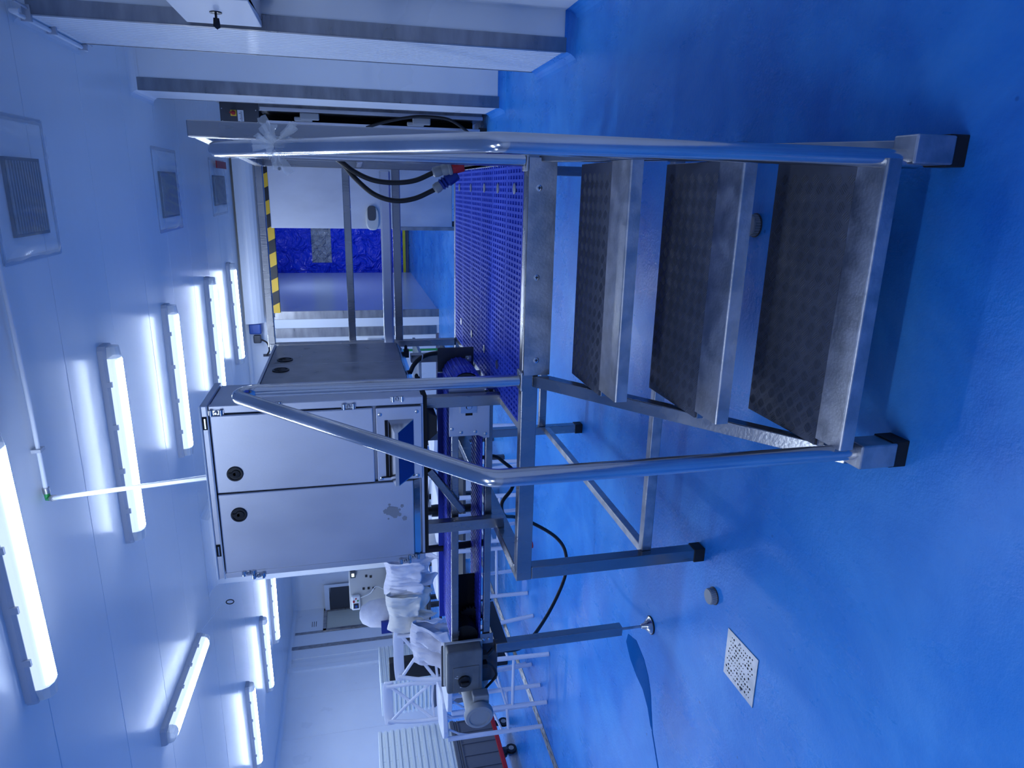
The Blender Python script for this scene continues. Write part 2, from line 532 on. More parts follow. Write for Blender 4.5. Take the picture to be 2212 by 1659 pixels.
# boxed white column with its ceiling cove
cl = sroot('column', (-4.35, 8.3, 0))
MB().box(-4.78, -3.9, 7.95, 8.8, 0, ZC).build('casing', white_panel, cl, bevel=.03, seg=3)
cove([(-4.78, 8.8), (-4.78, 7.95), (-3.9, 7.95), (-3.9, 8.8)], 'trim_10', white_trim, .10, -1, ZC, -1)
# slotted drain channel in the floor
dr = tag(MB().box(-4.99, -4.88, 2.0, 8.6, .0, .006).build('channel_drain', steel_worn), 'long slotted steel drain channel set in the floor before the grey trolley', 'drain')
sl = MB(); yy = 2.1
while yy < 8.5:
    sl.box(-4.965, -4.955, yy, yy+.05, .0055, .0068); sl.box(-4.915, -4.905, yy+.04, yy+.09, .0055, .0068); yy += .16
sl.build('slot', void, dr, kind='stuff')

# ================================================================ LAMPS
LG = 'ceiling lamps'
def lamp(cx, cyy, ang, label, length=1.6):
    t = thing('ceiling_lamp', label, 'lamp', (cx, cyy, ZC), LG)
    ca, sa = math.cos(ang), math.sin(ang)
    def P(l, s_, z): return (cx+ca*l-sa*s_, cyy+sa*l+ca*s_, z)
    h = length/2
    def sect(prof, l0, l1, nm, m, smooth=False, taper=None):
        mb = MB(); n = len(prof)
        rings = [(l0, 1.0), (l1, 1.0)] if taper is None else [(l0, taper[0]), (l1, taper[1])]
        vs = []
        for l, sc in rings: vs += [P(l, s_*sc, ZC-(ZC-z)*(sc*.25+.75)) for s_, z in prof]
        fs = [(i, (i+1) % n, n+(i+1) % n, n+i) for i in range(n)]+[tuple(range(n))[::-1], tuple(range(n, 2*n))]
        mb.add(vs, fs, smooth)
        return mb.build(nm, m, t)
    base = [(-.088, ZC), (-.088, ZC-.035), (-.078, ZC-.055), (.078, ZC-.055), (.088, ZC-.035), (.088, ZC)]
    sect(base, -h+.02, h-.02, 'housing', lamp_body)
    sect(base, -h-.01, -h+.02, 'housing_end', lamp_body, taper=(.8, 1)); sect(base, h-.02, h+.01, 'housing_end', lamp_body, taper=(1, .8))
    cov = [(-.074, ZC-.056), (-.072, ZC-.085), (-.055, ZC-.115), (-.02, ZC-.130), (.02, ZC-.130), (.055, ZC-.115), (.072, ZC-.085), (.074, ZC-.056)]
    df = sect(cov, -h+.085, h-.085, 'diffuser', lamp_side)
    strip = [(-.060, ZC-.108), (-.054, ZC-.1165), (-.02, ZC-.1325), (.02, ZC-.1325), (.054, ZC-.1165), (.060, ZC-.108)]
    mb = MB(); n = len(strip)
    mb.add([P(l, s_, z) for l in (-h+.10, h-.10) for s_, z in strip], [(i, n+i, n+i+1, i+1) for i in range(n-1)])
    mb.build('glowing_tube', lamp_glow, df)
    sect(cov, -h, -h+.085, 'end_cap', lens_cap, taper=(.75, 1)); sect(cov, h-.085, h, 'end_cap', lens_cap, taper=(1, .75))
    for l in (-.52, -.18, .18, .52):
        for sg in (-1, 1):
            MB().obox(P(l, sg*.083, ZC-.052), V((ca, sa, 0))*.02, V((-sa, ca, 0))*.008, (0, 0, .02)).build('clip', lamp_body, t)
    return t
colA = [(3.66, -.05, 'lamp nearest the viewer, running off the top edge of the photo sheet'), (5.51, 0, 'lamp crossed by the hanging white pipe'), (7.35, .01, 'third lamp back in the row over the platform'),
        (9.5, .02, 'fourth lamp back in the row, partly behind the steel cabinet'), (11.26, -.05, 'lamp farthest back, close to the roller door housing')]
for yy, an, lb in colA: lamp(-2.0, yy, an, 'long fluorescent ceiling '+lb)
lamp(-4.9, 6.35, math.radians(94), 'fluorescent ceiling lamp turned crosswise to the others, on the left')
lamp(-8.25, 9.45, -.03, 'fluorescent ceiling lamp of the far left row, nearest of that row')
lamp(-8.3, 11.25, -.06, 'fluorescent ceiling lamp of the far left row, middle one')
lamp(-8.2, 12.6, .03, 'fluorescent ceiling lamp of the far left row, beside the white column')
for x, yy, lb in ((-2, -.1, 'straight behind the viewer, nearer one'), (-2, -2.2, 'straight behind the viewer, farther one'), (-6.2, .2, 'behind the viewer to the left'), (-8.3, 7.5, 'of the far left row, just outside the photo edge'), (-8.3, 5.4, 'of the far left row, well outside the photo edge'), (-8.3, 1.5, 'at the far left behind the viewer')):
    lamp(x, yy, 0, 'fluorescent ceiling lamp '+lb)
lamp(-.8, 16, 0, 'fluorescent ceiling lamp in the corridor behind the service opening')

# film covered air vents
def vent(x0, x1, y0, y1, label, red=False):
    t = thing('air_vent', label, 'vent', ((x0+x1)/2, (y0+y1)/2, ZC), 'film covered ceiling vents')
    MB().box(x0+.13, x1-.22, y0+.16, y1-.16, ZC-.02, ZC-.001).build('grille', steel_dark, t)
    mb = MB()
    yy = y0+.17
    while yy < y1-.17:
        mb.box(x0+.15, x1-.24, yy, yy+.012, ZC-.028, ZC-.02); yy += .035
    mb.build('louvre', grey_plastic, t, kind='stuff')
    def fn(u, v):
        x = x0+(x1-x0)*u; yv = y0+(y1-y0)*v
        e = min(u, 1-u, v, 1-v)
        z = ZC-.004-.05*min(1, e*8)*(.75+.25*noise.noise(V((x*3, yv*3, 1))))
        z += .022*noise.noise(V((x*16, yv*3+x*7, 3)))*min(1, e*10)
        return (x+.012*noise.noise(V((yv*9, x, 5))), yv+.012*noise.noise(V((x*9, yv, 8))), min(z, ZC-.0035))
    MB().grid(fn, 40, 40).build('plastic_film', film_m, t)
    tp = MB()
    tp.box(x0-.01, x1+.01, y0-.015, y0+.02, ZC-.004, ZC-.002); tp.box(x0-.01, x1+.01, y1-.02, y1+.015, ZC-.004, ZC-.002)
    tp.box(x0-.015, x0+.02, y0, y1, ZC-.005, ZC-.003); tp.box(x1-.02, x1+.015, y0, y1, ZC-.005, ZC-.003)
    tp.build('tape', tape_m, t)
    if red: MB().box(x1-.12, x1-.02, y0+.2, y1-.25, ZC-.075, ZC-.062).build('label_strip', red_p, t, label='red strip under the film')
    return t
film_m = mat('cling film over vent', (.92, .94, .97), .16, alpha=.24, spec=1)
tape_m = mat('clear tape', (.7, .75, .85), .15, alpha=.5, spec=.8)
vent(-.46, .33, 4.28, 5.06, 'largest film covered ceiling vent, nearest the viewer')
vent(-.50, .31, 7.6, 8.6, 'middle one of the three film covered ceiling vents')
vent(-.46, .31, 10.55, 11.8, 'farthest film covered ceiling vent with a red strip', True)

# ================================================================ PLATFORM
PZ = .93
PX0, PX1, PY0, PY1 = -1.70, .145, 2.60, 4.46
pf = thing('work_platform', 'stainless steel work platform with blue grating, three steps and tube handrails', 'platform', (-.75, 3.4, 0))
def bar(nm, p, q, w, h=None, m=steel, bev=.004, **kw):
    return MB().bar(p, q, w, h).build(nm, m, pf, bevel=bev, **kw)
T = .06
hz = PZ-.035
# deck frame
bar('frame_beam', (PX0, 2.625, hz), (PX1, 2.625, hz), .05, .07)
bar('frame_beam', (PX0+.028, 2.652, hz), (PX0+.028, PY1-.03, hz), .056, .07)
bar('frame_beam', (PX0, PY1-.025, hz), (PX1, PY1-.025, hz), .05, .07)
bar('frame_beam', (-.975, 2.652, hz-.002), (-.975, PY1-.052, hz-.002), .04, .066)
bar('frame_beam', (PX1-.025, 2.652, hz), (PX1-.025, PY1-.052, hz), .05, .07)
# slotted side plate under the grating edge
bar('slot', (-.955, 2.84, .895), (-.953, 2.9, .895), .004, .012, void, 0)
# legs with rubber feet
def leg(x, y_, ztop, z0=.0, t=T):
    o = bar('leg', (x, y_, z0+.045), (x, y_, ztop), t, t)
    MB().box(x-t/2-.004, x+t/2+.004, y_-t/2-.004, y_+t/2+.004, z0, z0+.055).build('rubber_foot', black, o, bevel=.003)
    return o
leg(-1.668, 2.63, PZ-.07)
leg(-1.668, 4.43, PZ-.07)
leg(.172, 2.645, 2.115, t=.055)
leg(.118, 4.44, PZ-.07)
# low cross bars and the diagonal brace
bar('cross_bar', (-1.638, 2.66, .285), (.145, 2.66, .285), .04, .05, steel_worn)
bar('cross_bar', (-1.638, 4.43, .30), (.09, 4.43, .30), .04, .05)
bar('brace', (-1.66, 2.69, .272), (-1.66, 4.40, .27), .04, .04, steel_worn)
# front kick plate between the stringers, with three screws
kp = MB().box(-.735, .115, 2.590, 2.598, .815, .925).build('kick_plate', steel_worn, pf)
for x, z in ((.005, .884), (-.335, .883), (-.672, .874)):
    c = (x, 2.590, z)
    sc = MB().lathe([(.0125, 0), (.0125, .002), (.009, .003)], c, (0, -1, 0), 16).build('screw', steel_pol, kp)
    MB().box(x-.006, x+.006, 2.5865, 2.5872, z-.0015, z+.0015).box(x-.0015, x+.0015, 2.5866, 2.5873, z-.006, z+.006).build('cross_slot', void, sc) if False else None
    MB().box(x-.006, x+.006, 2.586, 2.5875, z-.0015, z+.0015).box(x-.0015, x+.0015, 2.5858, 2.5877, z-.006, z+.006).build('cross_slot', void, kp)
# blue grating in panels
gx0, gx1, gy0, gy1 = -.955, .118, 2.652, 4.405
rows = 6
ph = (gy1-gy0)/rows
for r_ in range(rows):
    ya, yb = gy0+r_*ph+.0015, gy0+(r_+1)*ph-.0015
    mb = MB(); n = 6; d = (yb-ya)/n
    for k in range(n+1):
        wv = .0085 if 0 < k < n else .0085
        c = min(max(ya+k*d, ya+wv), yb-wv)
        mb.box(gx0, gx1, c-wv, c+wv, PZ-.032, PZ-.001)
    x = gx0+.004
    while x < gx1:
        mb.box(x-.0055, x+.0055, ya, yb, PZ-.03, PZ); x += .0252
    mb.build('grating_panel', grate_blue, pf)
def washer(x, y_):
    MB().lathe([(.022, 0), (.022, .003), (.012, .005), (.008, .005)], (x, y_, PZ+.0005), (0, 0, 1), 18).build('fixing_disc', steel_worn, pf)
for y_ in (2.797, 3.12, 3.44, 3.83, 4.23): washer(0.0, y_)
for x, y_ in ((-.807, 4.151), (-.81, 3.78), (-.81, 3.40), (-.812, 3.078)): washer(x, y_)
# stringers of the steps
for xs in (-.764, .124):
    mb = MB()
    A, B = (2.60, .925), (1.56, .135)
    mb.prism([(xs-.024, 2.598, .885), (xs-.024, 2.598, .818), (xs-.024, 1.70, .137), (xs-.024, 1.637, .085), (xs-.024, 1.637, .152)], (.048, 0, 0))
    mb.build('stringer', steel, pf, bevel=.003)
for xs, sx in ((-.735, -1), (.122, 1)):
    o = MB().box(xs-.037, xs+.037, 1.555, 1.637, .045, .168).build('stair_foot', steel_worn, pf, bevel=.005)
    MB().box(xs-.041, xs+.041, 1.561, 1.639, 0, .06).build('rubber_foot', black, o, bevel=.003)
# three treads
def tread(z, yf, ys, yb):
    o = MB().box(-.737, .097, ys-.005, yb, z-.03, z-.006).build('tread', steel, pf, bevel=.002)
    MB().box(-.735, .095, ys+.002, yb+.002, z-.006, z).build('rubber_mat', mat_rubber, o)
    # rounded steel nosing
    prof = [(ys, z-.004)]
    prof += [(ys, z+.001)]
    prof += [(yf+.007, z+.001)]
    for k in range(1, 6):
        t = k*math.pi/2/5
        prof.append((yf+.007-.007*math.sin(t), z+.001-.007*(1-math.cos(t))))
    prof += [(yf+.001, z-.044), (yf+.03, z-.046), (ys, z-.03)]
    MB().prism([(-.712, a, b) for a, b in prof], (.81, 0, 0)).build('nosing', steel_worn, o)
    # five-bar relief: square groups of five bars turned 45 degrees, neighbours crossing
    mb = MB(); a_ = .036; p = a_*.7071
    for i in range(int(.80/p)):
        x = -.718+i*p
        for j in range(int((yb-ys-.02)/p)+1):
            if (i+j) % 2: continue
            yv = ys+.016+j*p
            if x > .083 or yv > yb-.010: continue
            sgn = 1 if i % 2 else -1
            dx, dy = .7071, .7071*sgn
            nx, ny = -dy, dx
            for k in (-2, -1, 0, 1, 2):
                hl = .0155 if abs(k) < 2 else .0125
                cx, cyv = x+nx*k*.0064, yv+ny*k*.0064
                wv = .0015
                bow = .0010
                A_ = (cx-dx*hl, cyv-dy*hl, z); B_ = (cx+dx*hl, cyv+dy*hl, z)
                mb.add([(cx-nx*(wv-bow), cyv-ny*(wv-bow), z), (cx+nx*(wv+bow), cyv+ny*(wv+bow), z), A_, B_, (cx-dx*hl*.65+nx*bow*.6, cyv-dy*hl*.65+ny*bow*.6, z+.0021), (cx+dx*hl*.65+nx*bow*.6, cyv+dy*hl*.65+ny*bow*.6, z+.0021)],
                       [(2, 0, 4), (0, 5, 4), (0, 3, 5), (3, 1, 5), (1, 4, 5), (1, 2, 4)], False)
    mb.build('relief_bars', mat_rubber, o, kind='stuff')
tread(.235, 1.567, 1.676, 2.04)
tread(.480, 1.842, 1.978, 2.345)
tread(.715, 2.115, 2.275, 2.595)
# handrails: post up, slope down to a bend, straight down into the foot
R_ = .0245
def handrail(xt, xb, label=None):
    pts = [(xt, 2.61, PZ+.01), (xt, 2.615, 2.085), (xb, 1.60, 1.262), (xb-.001, 1.60, .12)]
    q = [V(pts[0])]+fillet(pts, .06, 8)[1:]
    return MB().tube(q, R_, 22).build('handrail', steel_pol, pf)
handrail(-.76, -.731)
h2 = handrail(.105, .10)
for x in (-.76, .105):
    MB().box(x-.04, x+.04, 2.578, 2.65, PZ+.0, PZ+.008).build('rail_plate', steel_worn, pf, bevel=.002)
    for dy in (-.02,):
        for dx in (-.032, .032):
            screw(pf, (x+dx, 2.60, PZ+.008), (0, 0, 1), .008, 'bolt', steel_worn)
# back guard rail and right side rail
for z, hh in ((2.10, .045), (1.60, .045), (1.30, .05)):
    bar('guard_rail', (-1.0, 4.44, z), (.10, 4.44, z), .04, hh)
MB().box(-1.0, .09, 4.395, 4.42, 1.335, 1.40).build('guard_plate', steel_sheet, pf, bevel=.01)
bar('guard_post', (-1.0, 4.44, PZ), (-1.0, 4.44, 2.112), .045)
bar('guard_post', (.118, 4.44, PZ), (.118, 4.44, 2.112), .045)
bar('guard_rail', (.172, 2.67, 2.09), (.118, 4.42, 2.09), .05, .045)
bar('guard_rail', (.172, 2.67, 1.52), (.118, 4.42, 1.52), .03, .03)
# posts that carry the control cabinets
bar('cabinet_post', (-1.617, 3.03, PZ-.035), (-1.617, 3.03, 1.285), .055, .05)
bar('cabinet_post', (-.967, 3.03, PZ-.035), (-.967, 3.03, 1.285), .055, .05)
bar('cabinet_post', (-.975, 3.92, PZ), (-.975, 3.92, 1.272), .05)
bar('cabinet_post', (-1.617, 4.3, PZ), (-1.617, 4.3, 1.272), .05)
bar('cabinet_bearer', (-1.66, 3.1, 1.29), (-.94, 3.1, 1.29), .04, .015)
bar('strut', (-1.31, 3.03, 1.27), (-1.56, 3.06, 1.10), .035, .035)

# ================================================================ CONTROL CABINETS
def latch(parent, c, n, r=.034):
    n = V(n).normalized(); c = V(c)
    o = MB().lathe([(r, 0), (r, .004), (r*.92, .0065), (r*.80, .0065), (r*.78, .002), (.001, .002)], c, n, 28).build('round_latch', black_gloss, parent)
    u = V((0, 0, 1)); a = n.cross(u).normalized()
    MB().lathe([(r*.55, .002), (r*.5, .006), (r*.35, .007), (.001, .007)], c-u*r*.12, n, 20).obox(c+u*r*.35+n*.004, a*r*.2, u*r*.42, n*.003).build('latch_handle', black, o)
    return o
def hinge(parent, c, n, a):
    """two pins either side of a barrel; a = direction along the door edge"""
    c, n, a = V(c), V(n).normalized(), V(a).normalized(); b = n.cross(a)
    mb = MB()
    mb.obox(c, a*.030, b*.010, n*.004)
    for s_ in (-1, 1): mb.cyl(c+a*.020*s_-b*.012+n*.008, c+a*.020*s_+b*.012+n*.008, .007, 12)
    mb.lathe([(.008, 0), (.008, .012), (.005, .016)], c, n, 12)
    return mb.build('hinge', steel_pol, parent)
# cabinet A: facing the viewer
ax0, ax1, ay0, ay1, az0, az1 = -1.715, -.90, 2.90, 3.26, 1.305, 2.235
ca_ = thing('control_cabinet', 'large stainless control cabinet with two doors facing the viewer above the conveyor', 'cabinet', (-1.3, 3.08, az0))
MB().box(ax0+.01, ax1-.012, ay0+.03, ay1, az0, az1-.03).build('body', steel_sheet, ca_, bevel=.004)
MB().box(ax0, ax1, ay0+.002, ay1+.005, az1-.028, az1).build('top_cover', steel_sheet, ca_, bevel=.003)
sm = MB()
sm.tube([(ax0, ay0-.001, az1-.003), (ax1, ay0-.001, az1-.003)], .004, 8); sm.tube([(ax0, ay0-.001, az1-.03), (ax1, ay0-.001, az1-.03)], .004, 8)
sm.build('edge_seal', white_trim, ca_, label='pale twisted sealing cord')
for x in (-.975, -1.572):
    s_ = MB().box(x-.028, x+.028, ay0-.003, ay0+.002, az1-.026, az1-.008).build('slot', void, ca_)
    MB().box(x-.022, x+.022, ay0-.006, ay0-.003, az1-.021, az1-.015).build('slot_tab', steel_pol, s_)
MB().box(ax1-.035, ax1, ay0, ay0+.03, az0, az1-.035).build('frame_side', steel_sheet, ca_, bevel=.003)
MB().box(ax0, ax0+.028, ay0, ay0+.03, az0, az1-.035).build('frame_side', steel_sheet, ca_, bevel=.003)
MB().box(ax0+.03, ax1-.037, ay0+.005, ay0+.03, az0, az0+.012).build('frame_side', steel_sheet, ca_)
xs_ = -1.297
d1 = MB().box(ax0+.031, xs_-.003, ay0-.008, ay0+.016, az0+.05, az1-.038).build('door', steel_sheet, ca_, bevel=.005)
d2 = MB().box(xs_+.003, ax1-.04, ay0-.008, ay0+.016, 1.527, az1-.038).build('door', steel_sheet, ca_, bevel=.005)
latch(d1, (-1.401, ay0-.008, 2.118), (0, -1, 0)); latch(d2, (-1.207, ay0-.008, 2.118), (0, -1, 0))
MB().prism([(ax0+.031, ay0-.008, az0+.049), (ax0+.031, ay0+.012, az0+.014), (ax0+.031, ay0+.016, az0+.049)], (xs_-ax0-.034, 0, 0)).build('drip_lip', steel_pol, d1)
# worn grey patch left by a sticker
st = MB()
for k in range(26):
    px, pz = -1.45+random.gauss(0, .02), 1.455+random.gauss(0, .022)
    r_ = random.uniform(.004, .014)
    yk = ay0-.0085-k*.00003
    st.add([(px+r_*math.cos(t*1.26+k), yk, pz+r_*math.sin(t*1.26+k)) for t in range(5)], [(4, 3, 2, 1, 0)])
st.add([(-1.475, ay0-.0095, 1.455), (-1.45, ay0-.0095, 1.49), (-1.42, ay0-.0095, 1.47), (-1.43, ay0-.0095, 1.43), (-1.46, ay0-.0095, 1.425)], [(0, 1, 2, 3, 4)])
st.build('sticker_residue', mat('sticker glue residue', (.30, .31, .34), .6), d1)
for z in (2.17, 1.935, 1.63, 1.42):
    hinge(ca_, (ax1-.028 if z not in (1.935, 1.42) else ax1-.004, ay0-.002, z), (0, -1, 0), (0, 0, 1))
for z in (2.10, 2.06, 1.40, 1.36):
    hinge(ca_, (ax0+.022 if z in (2.10, 1.36) else ax0+.004, ay0-.002, z), (0, -1, 0), (0, 0, 1))
# bolted plate with the hooded opening
hp = MB().box(xs_+.006, ax1-.042, ay0-.010, ay0+.02, az0+.008, 1.515).build('hood_plate', steel_sheet, ca_, bevel=.003)
for x, z in ((-.972, 1.497), (-.966, 1.335), (-1.277, 1.497), (-1.275, 1.335)):
    screw(hp, (x, ay0-.010, z), (0, -1, 0), .009)
hx0, hx1 = -1.268, -1.0
hood = MB()
hood.add([(hx1, ay0-.011, 1.462), (hx0, ay0-.011, 1.462), (hx1-.035, ay0-.085, 1.44), (hx0-.02, ay0-.085, 1.44), (hx1-.0, ay0-.011, 1.35), (hx0, ay0-.011, 1.35),
          (hx1-.035, ay0-.085, 1.425), (hx0-.02, ay0-.085, 1.425)],
         [(0, 1, 3, 2), (2, 3, 7, 6), (6, 7, 5, 4), (0, 2, 6, 4), (1, 5, 7, 3)])
hood.build('hood', steel_pol, hp)
MB().add([(hx1-.038, ay0-.0835, 1.4225), (hx0-.015, ay0-.0835, 1.4225), (hx0+.004, ay0-.014, 1.352), (hx1-.006, ay0-.014, 1.352)], [(0, 1, 2, 3)]).build('hood_face', mat('hood sheet with painted floor reflection', (.03, .10, .33), .25, .6), hp)  # stainless face; the blue floor's reflection is painted into its colour
MB().box(hx0-.006, hx0-.001, ay0-.016, ay0-.009, 1.35, 1.50).box(hx0, hx1, ay0-.014, ay0-.009, 1.464, 1.478).build('hood_gap', void, hp)
MB().box(ax0+.03, ax1-.0, ay0+.012, ay1-.02, az0-.018, az0).build('gasket', void, ca_)
MB().prism([(-1.13, ay0+.03, az0-.018), (-.985, ay0+.03, az0-.018), (-1.01, ay0+.03, az0-.065), (-1.09, ay0+.03, az0-.065)], (0, .12, 0)).build('outlet_chute', black, ca_)
# cabinet B: behind, doors face right
bx, by0, by1, bz0, bz1 = -.97, 3.46, 4.33, 1.285, 2.075
cb = thing('control_cabinet', 'smaller dark stainless control cabinet at the back with doors facing the grating', 'cabinet', (bx-.2, 3.9, bz0))
MB().box(bx-.95, bx-.012, by0, by1, bz0+.03, bz1-.012).build('body', steel_sheet, cb, bevel=.003)
MB().box(bx-.955, bx+.004, by0-.005, by1+.005, bz1-.012, bz1).build('top_cover', steel_sheet, cb)
ysp = 3.84
e1 = MB().box(bx-.012, bx, by0, ysp-.002, bz0+.045, bz1-.014).build('door', steel_x, cb, bevel=.003)
e2 = MB().box(bx-.012, bx, ysp+.002, by1, bz0+.045, bz1-.014).build('door', steel_x, cb, bevel=.003)
latch(e1, (bx, 3.72, 1.985), (1, 0, 0), .045); latch(e2, (bx, 3.95, 1.982), (1, 0, 0), .045)
MB().prism([(bx, by0, bz0+.044), (bx-.05, by0, bz0+.0), (bx-.012, by0, bz0+.044)], (0, by1-by0, 0)).build('drip_lip', steel_pol, cb)
MB().tube([(-1.80, 3.56, .915), (-1.80, 3.56, bz0+.03)], .024, 16).lathe([(.034, 1.12), (.036, 1.17), (.034, 1.20)], (-1.80, 3.56, 0), (0, 0, 1), 16).build('drain_pipe', black_gloss, cb)
for y_ in (3.55, 4.25):
    MB().box(bx-.08, bx-.03, y_-.02, y_+.02, bz0-.03, bz0+.0).lathe([(.010, 0), (.010, .02), (.005, .028)], (bx-.03, y_, bz0-.012), (1, 0, 0), 10).build('mounting_block', black, cb)

# ================================================================ CONVEYOR
cv = thing('belt_conveyor', 'narrow blue belt conveyor in a steel frame passing under the control cabinets', 'conveyor', (-1.65, 3.28, 0))
def cbar(nm, p, q, w_, h_=None, m=steel, bev=.003):
    return MB().bar(p, q, w_, h_).build(nm, m, cv, bevel=bev)
cf, ck = 3.09, 3.41
cxl, cxr = -2.36, -.93
for yy in (cf, ck):
    cbar('side_rail', (cxl, yy, 1.135), (cxr, yy, 1.135), .03, .036)
    cbar('side_rail', (cxl, yy, .965), (cxr, yy, .965), .03, .036)
for x in (-2.30, -1.5, -1.05):
    cbar('cross_tie', (x, cf, 1.12), (x, ck, 1.12), .03, .02); cbar('cross_tie', (x, cf, .955), (x, ck, .955), .03, .02)
for x in (-1.15,):
    cbar('upright', (x, ck, .98), (x, ck, 1.12), .03, .03)
# belt loop round the two end rollers
b = MB(); prof = []
zc_, rr_ = 1.072, .078
for k in range(13): t = math.pi/2-k*math.pi/12; prof.append((cxr-.0+rr_*math.cos(t), zc_+rr_*math.sin(t)))
for k in range(13): t = -math.pi/2-k*math.pi/12; prof.append((cxl+.02+rr_*math.cos(t), zc_+rr_*math.sin(t)))
n = len(prof)
ya, yb = cf+.022, ck-.022
for i in range(n):
    (xa, za), (xb, zb) = prof[i], prof[(i+1) % n]
    b.add([(xa, ya, za), (xb, ya, zb), (xb, yb, zb), (xa, yb, za)], [(0, 3, 2, 1)], True)
bo = b.build('belt', belt_blue, cv, solid=.008)
# ribs on the belt: real raised links
rb = MB(); x = cxl+.03
while x < cxr-.005:
    rb.box(x, x+.006, ya+.002, yb-.002, zc_+rr_+.004, zc_+rr_+.0065)
    rb.box(x, x+.005, ya+.002, yb-.002, zc_-rr_+.0035, zc_-rr_+.0065); x += .0255
for k in range(11):
    t = math.pi/2-k*math.pi/11
    c = V((cxr+(rr_+.005)*math.cos(t), (ya+yb)/2, zc_+(rr_+.005)*math.sin(t)))
    rb.obox(c, V((math.cos(t), 0, math.sin(t)))*.0015, (0, (yb-ya)/2-.002, 0), V((-math.sin(t), 0, math.cos(t)))*.003)
rb.build('belt_links', belt_blue, bo, kind='stuff')
MB().box(cxl-.03, cxr, ck-.022, ck-.014, 1.12, 1.180).build('belt_guide', mat('dark blue guide strip', (.03, .06, .45), .35), cv)
# front bearing plate with bolts
bp_ = MB().prism([(-1.165, cf-.022, 1.165), (-1.165, cf-.022, 1.02), (-1.18, cf-.022, .99), (-1.18, cf-.022, .965), (-.945, cf-.022, .965), (-.915, cf-.022, .99), (-.915, cf-.022, 1.165)], (0, .006, 0)).build('bearing_plate', steel_sheet, cv, bevel=.002)
for x, z in ((-1.125, 1.15), (-1.145, 1.105), (-1.145, 1.035), (-1.158, .985), (-.935, .985)):
    screw(bp_, (x, cf-.022, z), (0, -1, 0), .009, 'bolt')
MB().box(-1.06, -1.045, cf-.0225, cf-.0215, 1.05, 1.085).build('slot', void, bp_)
MB().box(-1.045, -.97, cf-.030, cf-.022, 1.03, 1.11).lathe([(.016, 0), (.016, .01), (.012, .014)], (-1.01, cf-.03, 1.07), (0, -1, 0), 16).build('bearing', steel_pol, bp_)
# right end guard and roller
eg = MB().box(-.93, -.80, ck+.0, ck+.008, .985, 1.175).build('end_guard', steel_dark, cv, bevel=.01)
MB().cyl((-.93+.0, cf+.02, 1.075), (-.93, ck-.02, 1.075), .07, 24).build('roller', black_gloss, cv)
MB().cyl((-2.34, cf+.02, 1.075), (-2.34, ck-.02, 1.075), .07, 24).build('roller', black_gloss, cv)
MB().box(-.875, -.845, ck-.012, ck, 1.0, 1.03).lathe([(.012, 0), (.012, .02), (.008, .022)], (-.86, ck-.012, 1.015), (0, -1, 0), 12).build('roller_bearing', steel_worn, cv)
# drive end: dark side plates, sprocket
dp = MB().box(-2.50, -2.18, ck-.03, ck-.022, .955, 1.12).build('drive_plate', steel_dark, cv, bevel=.002)
sp_ = MB().lathe([(.062, 0), (.062, .014), (.02, .016), (.02, .022)], (-2.30, cf+.14, 1.03), (0, -1, 0), 28)
for k in range(22):
    t = k*math.tau/22
    sp_.obox((-2.30+.064*math.cos(t), cf+.133, 1.03+.064*math.sin(t)), V((math.cos(t), 0, math.sin(t)))*.006, V((-math.sin(t), 0, math.cos(t)))*.004, (0, .006, 0))
sp_.build('sprocket', black_gloss, cv)
MB().box(-2.48, -2.05, cf+.17, cf+.175, .985, 1.118).build('drive_plate', void, cv)
# leg at the drive end: bracket, square tube, threaded foot
lg = cbar('leg', (-2.395, 3.075, .185), (-2.395, 3.075, .915), .055, .05, steel)
MB().cyl((-2.395, 3.075, .055), (-2.395, 3.075, .19), .0075, 12).build('threaded_rod', steel_worn, lg)
MB().lathe([(.016, .18), (.016, .19)], (-2.395, 3.075, 0), (0, 0, 1), 6, False).build('nut', steel_worn, lg)
MB().lathe([(.047, .0), (.05, .004), (.05, .010), (.044, .014), (.018, .042), (.014, .058), (.010, .062)], (-2.395, 3.075, 0), (0, 0, 1), 28).build('foot', steel_pol, lg)
MB().lathe([(.052, .0), (.053, .006), (.05, .0065)], (-2.395, 3.075, -.0), (0, 0, 1), 28).build('foot_pad', black, lg)
cbar('leg_bracket', (-2.395, 3.055, .885), (-2.395, 3.44, .885), .062, .066, steel_dark)
cbar('leg_bracket', (-2.335, 3.068, 1.0), (-2.335, 3.068, .93), .06, .004, steel_x, 0)
for z in (.985, .955): screw(cv, (-2.338, 3.064, z), (0, -1, 0), .009, 'bolt')
# switch box on the drive end
sx, sz = -2.485, 1.09
sb = MB().box(-2.595, -2.335, 2.985, 3.065, 1.0, 1.192).build('switch_box', box_grey, cv, bevel=.012, seg=3)
MB().box(-2.60, -2.33, 3.055, 3.075, .99, 1.20).build('box_back', grey_light, sb, bevel=.006)
MB().box(-2.575, -2.43, 2.981, 2.986, 1.02, 1.16).build('raised_panel', box_grey, sb, bevel=.008)
kn = MB().lathe([(.034, 0), (.034, .012), (.030, .016), (.02, .016)], (-2.515, 2.981, 1.10), (0, -1, 0), 26).build('rotary_switch', black_gloss, sb)
MB().box(-2.522, -2.508, 2.952, 2.966, 1.077, 1.123).build('switch_lever', black, kn, bevel=.004)
tx = MB()
for k, (dx, dz) in enumerate(((.02, .048), (.033, .048), (-.038, .03), (.024, .058))):
    tx.box(-2.515+dx-.003, -2.515+dx+.003, 2.9800, 2.9812, 1.09+dz-.004, 1.09+dz+.004)
tx.build('print', grey_light, sb)
